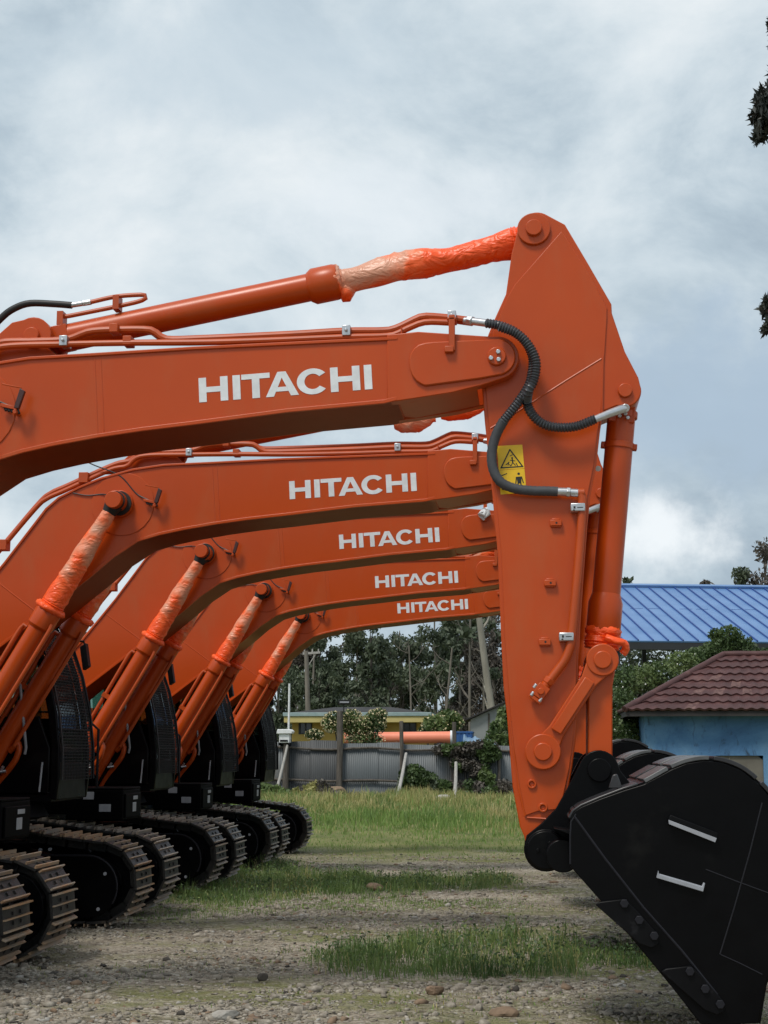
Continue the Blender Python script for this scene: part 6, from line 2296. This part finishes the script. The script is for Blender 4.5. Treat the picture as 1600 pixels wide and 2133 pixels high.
def bush(name, label, blobs, n, size, mats, bloom=0, bloom_mat=None, stems=8, cat='bush', group=None, droop=0.15):
    C = [b[0] for b in blobs]
    R = [b[1] for b in blobs]
    cx = sum(c[0] for c in C) / len(C)
    cy = sum(c[1] for c in C) / len(C)
    root = thing(name, label, cat, (cx, cy, 0), group)
    V = leaf_cards(C, R, n, size, droop, 1.7, 0.35)
    mi = (vnoise(V[::4, 0] * 1.3, V[::4, 2], 0.55, 95) > 0.52).astype(int)
    cards_obj('foliage', V, mats, root, (cx, cy, 0), mi=mi)
    if bloom:
        V2 = leaf_cards(C, [tuple(x * 1.05 for x in r) for r in R], bloom, size * 0.8, 0, 1.0, 0.9)
        cards_obj('blossom', V2, bloom_mat, root, (cx, cy, 0))
    rg = random.Random(len(label))
    s = MB()
    for c, r in blobs:
        for _ in range(max(1, stems // len(blobs))):
            e = Vector(c) + Vector((rg.uniform(-.5, .5) * r[0], rg.uniform(-.5, .5) * r[1], rg.uniform(-.1, .5) * r[2]))
            s.tube([Vector((c[0] * .6 + cx * .4, c[1] * .6 + cy * .4, -0.05)), Vector(c).lerp(e, 0.3) - Vector((0, 0, r[2] * .5)), e], [0.035, 0.025, 0.01], 5)
    s.build('stem', 'bark_dark', root, 0, 60, (cx, cy, 0))
    return root


def bl(px, py, Y, r):
    x, z = at(px, py, Y)
    return ((x, Y, z), r)


bush('flowering_creeper', 'cream-flowered creeper spilling over the fence before the yellow building', [bl(700, 1505, 60.6, (.6, .4, .45)), bl(745, 1520, 60.6, (.6, .4, .45)), bl(780, 1505, 60.6, (.5, .4, .5)), bl(730, 1495, 60.7, (.5, .4, .35)), bl(790, 1490, 60.7, (.35, .3, .3)), bl(655, 1530, 60.5, (.4, .3, .22)), bl(760, 1540, 60.5, (.8, .3, .25))],
     4600, 0.085, ['bush_leaf_bright', 'bush_leaf'], 1900, 'bloom_cream', cat='creeper')
bush('bush', 'dark green bush growing at the fence foot behind the leaning pole', [bl(860, 1620, 59.2, (.6, .5, .55)), bl(890, 1630, 59.2, (.5, .5, .45)), bl(920, 1640, 59.0, (.5, .4, .3))], 4600, 0.09, ['bush_leaf', 'gum_leaf'])
bush('fence_creeper', 'green creeper draped over the top of the fence above the upright pole', [bl(930, 1562, 59.7, (.6, .35, .25)), bl(975, 1560, 59.7, (.7, .35, .3)), bl(1010, 1555, 59.7, (.6, .35, .3)), bl(965, 1590, 59.7, (.6, .3, .35)), bl(1000, 1605, 59.7, (.45, .3, .4)), bl(1020, 1570, 59.7, (.5, .3, .35))],
     5600, 0.085, ['bush_leaf', 'gum_leaf_brown'], cat='creeper')
bush('bush', 'bright green sprig growing low against the right part of the fence', [bl(1015, 1622, 59.4, (.35, .25, .25)), bl(1008, 1612, 59.4, (.2, .2, .2))], 420, 0.13, ['bush_leaf_bright', 'bush_leaf_bright'])
bush('bush', 'low bright bush at the foot of the pole below the white box', [bl(560, 1650, 57.5, (.6, .5, .3)), bl(590, 1655, 57.5, (.45, .4, .22)), bl(540, 1648, 57.5, (.5, .4, .35))], 1200, 0.13, ['bush_leaf_bright', 'bush_leaf'])
bush('bush', 'pinkish-flowered bush at the right corner of the yellow building', [bl(905, 1512, 70, (.6, .6, .5)), bl(935, 1505, 71, (.7, .6, .6)), bl(890, 1522, 69.5, (.4, .4, .3))], 1500, 0.15, ['bush_leaf_bright', 'bush_leaf'], 130, 'bloom_cream')
bush('bush', 'pale green bush between the tin shed and the upright arm', [bl(1040, 1520, 66, (.5, .5, .5)), bl(1048, 1495, 67, (.3, .4, .5)), bl(1030, 1540, 65.5, (.4, .4, .35)), bl(1052, 1545, 65.5, (.35, .4, .4))], 1300, 0.14, ['bush_leaf_bright', 'bush_leaf'])
bush('dry_brush', 'heap of dry brown brush at the fence foot left of the tallest post', [bl(640, 1652, 57.5, (.7, .5, .28)), bl(680, 1655, 57.5, (.6, .5, .22)), bl(665, 1640, 57.8, (.5, .4, .3))], 1100, 0.10, ['gum_leaf_brown', 'grass_dry'], cat='brush')
bush('dry_brush', 'dry grey-green brush on the mound beside the pale boulder', [bl(1010, 1650, 58.5, (.9, .5, .25)), bl(1045, 1640, 58.7, (.6, .5, .3)), bl(975, 1640, 58.9, (.7, .4, .32))], 1500, 0.10, ['gum_leaf_brown', 'bush_leaf'], cat='brush')

# hedge and creepers around the blue house
bush('bush', 'white-flowered bush between the bucket cylinder and the corner of the blue house', [bl(1300, 1420, 39, (.55, .6, .45)), bl(1295, 1480, 38, (.5, .6, .6)), bl(1285, 1550, 37, (.6, .6, .7)), bl(1320, 1520, 37.6, (.4, .5, .7)), bl(1335, 1415, 39.5, (.5, .5, .4)), bl(1240, 1520, 38, (.6, .6, .8)), bl(1240, 1600, 38, (.7, .6, .8)), bl(1330, 1590, 37.4, (.4, .4, .6)),
     bl(1375, 1405, 40, (.6, .5, .4)), bl(1420, 1385, 40.5, (.5, .5, .4))], 15000, 0.06, ['bush_leaf_bright', 'bush_leaf'], 260, 'bloom_white', stems=20)
bush('climbing_shrub', 'dense dark climber heaped up behind the ridge of the tiled roof', [bl(1520, 1330, 42, (.42, .5, .40)), bl(1500, 1355, 42, (.55, .5, .35)), bl(1545, 1352, 42, (.45, .5, .38)), bl(1470, 1368, 42, (.6, .5, .32)), bl(1590, 1368, 42, (.6, .5, .25)), bl(1490, 1322, 42.2, (.2, .3, .2)), bl(1530, 1420, 42, (1.2, .6, .7)), bl(1445, 1372, 41.5, (.35, .4, .3))], 12500, 0.055, ['bush_leaf', 'bush_leaf'], stems=16, cat='shrub')
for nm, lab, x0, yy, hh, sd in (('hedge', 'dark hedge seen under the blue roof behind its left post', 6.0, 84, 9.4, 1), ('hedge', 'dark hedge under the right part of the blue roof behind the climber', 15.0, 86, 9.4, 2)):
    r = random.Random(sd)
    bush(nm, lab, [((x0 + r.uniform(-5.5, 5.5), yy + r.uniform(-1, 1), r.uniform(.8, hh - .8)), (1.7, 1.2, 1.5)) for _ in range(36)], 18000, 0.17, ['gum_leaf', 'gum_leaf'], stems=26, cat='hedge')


# tree overhanging from the right, close by
def near_tree():
    x0, y0 = 5.2, 13.6
    root = thing('overhanging_tree', 'dark leafy tree reaching in from beyond the right edge, high up', 'tree', (x0, y0, 0))
    t = MB()
    P = smooth_path([(x0, y0, -0.1), (x0 + 0.1, y0, 2.5), (x0 - 0.1, y0 + 0.1, 5.2), (x0 + 0.1, y0, 8.5)], 6)
    t.tube(P, [0.26 * (1 - 0.7 * i / (len(P) - 1)) for i in range(len(P))], 12)
    t.build('trunk', 'bark', root, 0, 60, (x0, y0, 0))
    Y = 13.0
    lobes = [at(1612, 215, Y) + (0.19, 0.20), at(1592, 262, Y) + (0.085, 0.11), at(1580, 240, Y) + (0.09, 0.05), at(1634, 165, Y) + (0.16, 0.16), at(1577, 283, Y) + (0.035, 0.055), at(1650, 270, Y) + (0.2, 0.12),
             at(1617, 645, Y) + (0.11, 0.13), at(1596, 638, Y) + (0.045, 0.06), at(1598, 682, Y) + (0.03, 0.05), at(1640, 660, Y) + (0.16, 0.16), at(1612, 45, Y) + (0.06, 0.05), at(1613, 92, Y) + (0.06, 0.04), at(1660, 70, Y) + (0.2, 0.2), at(1670, 420, Y) + (0.16, 0.2)]
    C = [(a, Y, b) for a, b, _, _ in lobes]
    R = [(c, 0.22, d) for _, _, c, d in lobes]
    rg = random.Random(8)
    inner = []
    while len(inner) < 120:                       # the crown proper, just outside the frame
        a_, e_, k_ = rg.uniform(0, 6.28), rg.uniform(-1, 1), rg.random() ** 0.4
        c = (x0 + 3.1 * k_ * math.cos(a_) * math.sqrt(1 - e_ * e_), y0 + 2.6 * k_ * math.sin(a_) * math.sqrt(1 - e_ * e_), 6.9 + 2.7 * k_ * e_)
        r_ = rg.uniform(0.22, 0.5)
        if c[0] - r_ - 0.06 > 0.162 * (c[1] + 0.3 * r_):
            inner.append((c, (r_, r_, r_ * 0.8)))
    V = leaf_cards(C, R, 5200, 0.034, 0.6, 3.2, 0.1)
    V2 = leaf_cards([q[0] for q in inner], [q[1] for q in inner], 34000, 0.062, 0.6, 3.0, 0.1)
    cards_obj('crown', np.concatenate([V, V2]), 'near_leaf', root, (x0, y0, 0))
    b = MB()
    limbs = []
    for i in range(9):                            # main limbs leave the trunk at different heights
        t = P[8 + i]
        a_ = i * 2.4
        e = Vector((x0 + 1.5 * math.cos(a_), y0 + 1.3 * math.sin(a_), t.z + 1.1))
        w_ = smooth_path([t, t.lerp(e, 0.5) + Vector((0, 0, 0.1)), e], 5)
        b.tube(w_, [0.085 - 0.005 * j for j in range(len(w_))], 7)
        limbs += w_[4:]
    tips = []
    for c, r_ in inner:
        c = Vector(c)
        q = min(limbs, key=lambda v: (v - c).length)
        b.tube([q, q.lerp(c, 0.5) + Vector((0, 0, 0.06)), c], [0.028, 0.020, 0.008], 5)
        tips.append(c)
    for c, rr in zip(C, R):
        c = Vector(c)
        q = min(tips, key=lambda v: (v - c).length)
        b.tube([q, q.lerp(c, 0.5) + Vector((0, 0, 0.03)), c], [0.014, 0.010, 0.005], 5)
        for _ in range(3):
            e = c + Vector((rg.uniform(-1, .3) * rr[0], 0, rg.uniform(-1, 0.6) * rr[2]))
            b.tube([c, e], [0.006, 0.002], 4)
    b.build('branch', 'bark_dark', root, 0, 60, (x0, y0, 0))


near_tree()

# ---------------------------------------------------------------- sky and sun
SUN_EL, SUN_AZ = math.radians(58), math.radians(212)      # azimuth clockwise from +Y: behind the camera, to its left
w = bpy.data.worlds.new('World')
SC.world = w
w.use_nodes = True
nt = w.node_tree
bg = nt.nodes['Background']
sky = nd(nt, 'ShaderNodeTexSky')
sky.sky_type = 'NISHITA'
sky.sun_disc = False
sky.sun_elevation = SUN_EL
sky.sun_rotation = SUN_AZ
sky.dust_density = 2.0
L = nt.links.new
tc = nd(nt, 'ShaderNodeTexCoord')
def cloud(scale, detail, rough, off, dist=0.0, st=(1, 1, 1)):
    mp = nd(nt, 'ShaderNodeMapping')
    mp.inputs['Location'].default_value = off
    mp.inputs['Scale'].default_value = st
    L(tc.outputs['Generated'], mp.inputs['Vector'])
    n = nd(nt, 'ShaderNodeTexNoise')
    n.inputs['Scale'].default_value = scale
    n.inputs['Detail'].default_value = detail
    n.inputs['Roughness'].default_value = rough
    n.inputs['Distortion'].default_value = dist
    L(mp.outputs[0], n.inputs['Vector'])
    return n


n1 = cloud(6.6, 9, 0.60, (18.03, 0.61, 0.51), 0.25, (1, 1, 1.5))
n2 = cloud(2.6, 2, 0.5, (10.83, 18.78, 7.62), 0.0, (1, 1, 1.5))
av = nd(nt, 'ShaderNodeMix', data_type='FLOAT')
av.inputs[0].default_value = 0.38
L(n1.outputs['Fac'], av.inputs[2])
L(n2.outputs['Fac'], av.inputs[3])
cr = ramp(nt, av.outputs[0], [(0.37, (2.95, 3.65, 4.25)), (0.44, (3.7, 4.45, 5.0)), (0.50, (4.6, 5.3, 5.75)), (0.56, (5.35, 5.95, 6.3)), (0.66, (6.3, 6.7, 6.9))])
src_ = cr.outputs['Color']


def mass_of_cloud(px, py, rx, rz, colour, strength):
    """one big cloud in a fixed direction of the sky, with ragged edges"""
    global src_
    d0 = (CF + CR * ((px - 800.0) / FOC) - CU * ((py - 1066.5) / FOC)).normalized()
    sb = nd(nt, 'ShaderNodeVectorMath', operation='SUBTRACT')
    L(tc.outputs['Generated'], sb.inputs[0])
    sb.inputs[1].default_value = d0
    ml = nd(nt, 'ShaderNodeVectorMath', operation='MULTIPLY')
    L(sb.outputs[0], ml.inputs[0])
    ml.inputs[1].default_value = (1 / rx, 1 / rx, 1 / rz)
    ln = nd(nt, 'ShaderNodeVectorMath', operation='LENGTH')
    L(ml.outputs[0], ln.inputs[0])
    nz = nd(nt, 'ShaderNodeTexNoise')
    nz.inputs['Scale'].default_value = 16.0
    nz.inputs['Detail'].default_value = 7.0
    nz.inputs['Roughness'].default_value = 0.6
    L(tc.outputs['Generated'], nz.inputs['Vector'])
    ma = nd(nt, 'ShaderNodeMath', operation='MULTIPLY_ADD')
    L(nz.outputs['Fac'], ma.inputs[0])
    ma.inputs[1].default_value = 2.0
    L(ln.outputs['Value'], ma.inputs[2])
    mr = nd(nt, 'ShaderNodeMapRange')
    mr.interpolation_type = 'SMOOTHSTEP'
    mr.inputs['From Min'].default_value = 1.3
    mr.inputs['From Max'].default_value = 2.15
    mr.inputs['To Min'].default_value = strength
    mr.inputs['To Max'].default_value = 0.0
    L(ma.outputs[0], mr.inputs['Value'])
    m_ = nd(nt, 'ShaderNodeMixRGB')
    L(mr.outputs['Result'], m_.inputs['Fac'])
    L(src_, m_.inputs[1])
    m_.inputs[2].default_value = (*colour, 1)
    src_ = m_.outputs['Color']


mass_of_cloud(1500, 830, 0.17, 0.065, (3.2, 4.05, 4.95), 0.85)
mass_of_cloud(560, 150, 0.16, 0.05, (4.2, 5.0, 5.6), 0.6)
mass_of_cloud(820, 420, 0.10, 0.035, (6.6, 7.0, 7.3), 0.5)
mass_of_cloud(1390, 1110, 0.045, 0.034, (6.9, 7.25, 7.45), 0.95)
mx = nd(nt, 'ShaderNodeMixRGB')
mx.inputs['Fac'].default_value = 0.955
L(sky.outputs[0], mx.inputs[1])
L(src_, mx.inputs[2])
L(mx.outputs[0], bg.inputs['Color'])
bg.inputs['Strength'].default_value = 0.122

sun = bpy.data.lights.new('sun', 'SUN')
sun.energy = 2.2
sun.angle = math.radians(14)
sun.color = (1.0, 0.95, 0.87)
so = bpy.data.objects.new('sun', sun)
COL.objects.link(so)
sd = Vector((math.sin(SUN_AZ) * math.cos(SUN_EL), math.cos(SUN_AZ) * math.cos(SUN_EL), math.sin(SUN_EL)))
so.rotation_euler = sd.to_track_quat('Z', 'Y').to_euler()
so.location = sd * 60

vs_ = SC.view_settings
vs_.view_transform = 'Standard'
vs_.look = 'None'
vs_.exposure = 0.14
vs_.gamma = 1.0
vs_.use_curve_mapping = False
SC.cycles.max_bounces = 6
SC.cycles.transparent_max_bounces = 12
SC.cycles.use_denoising = True
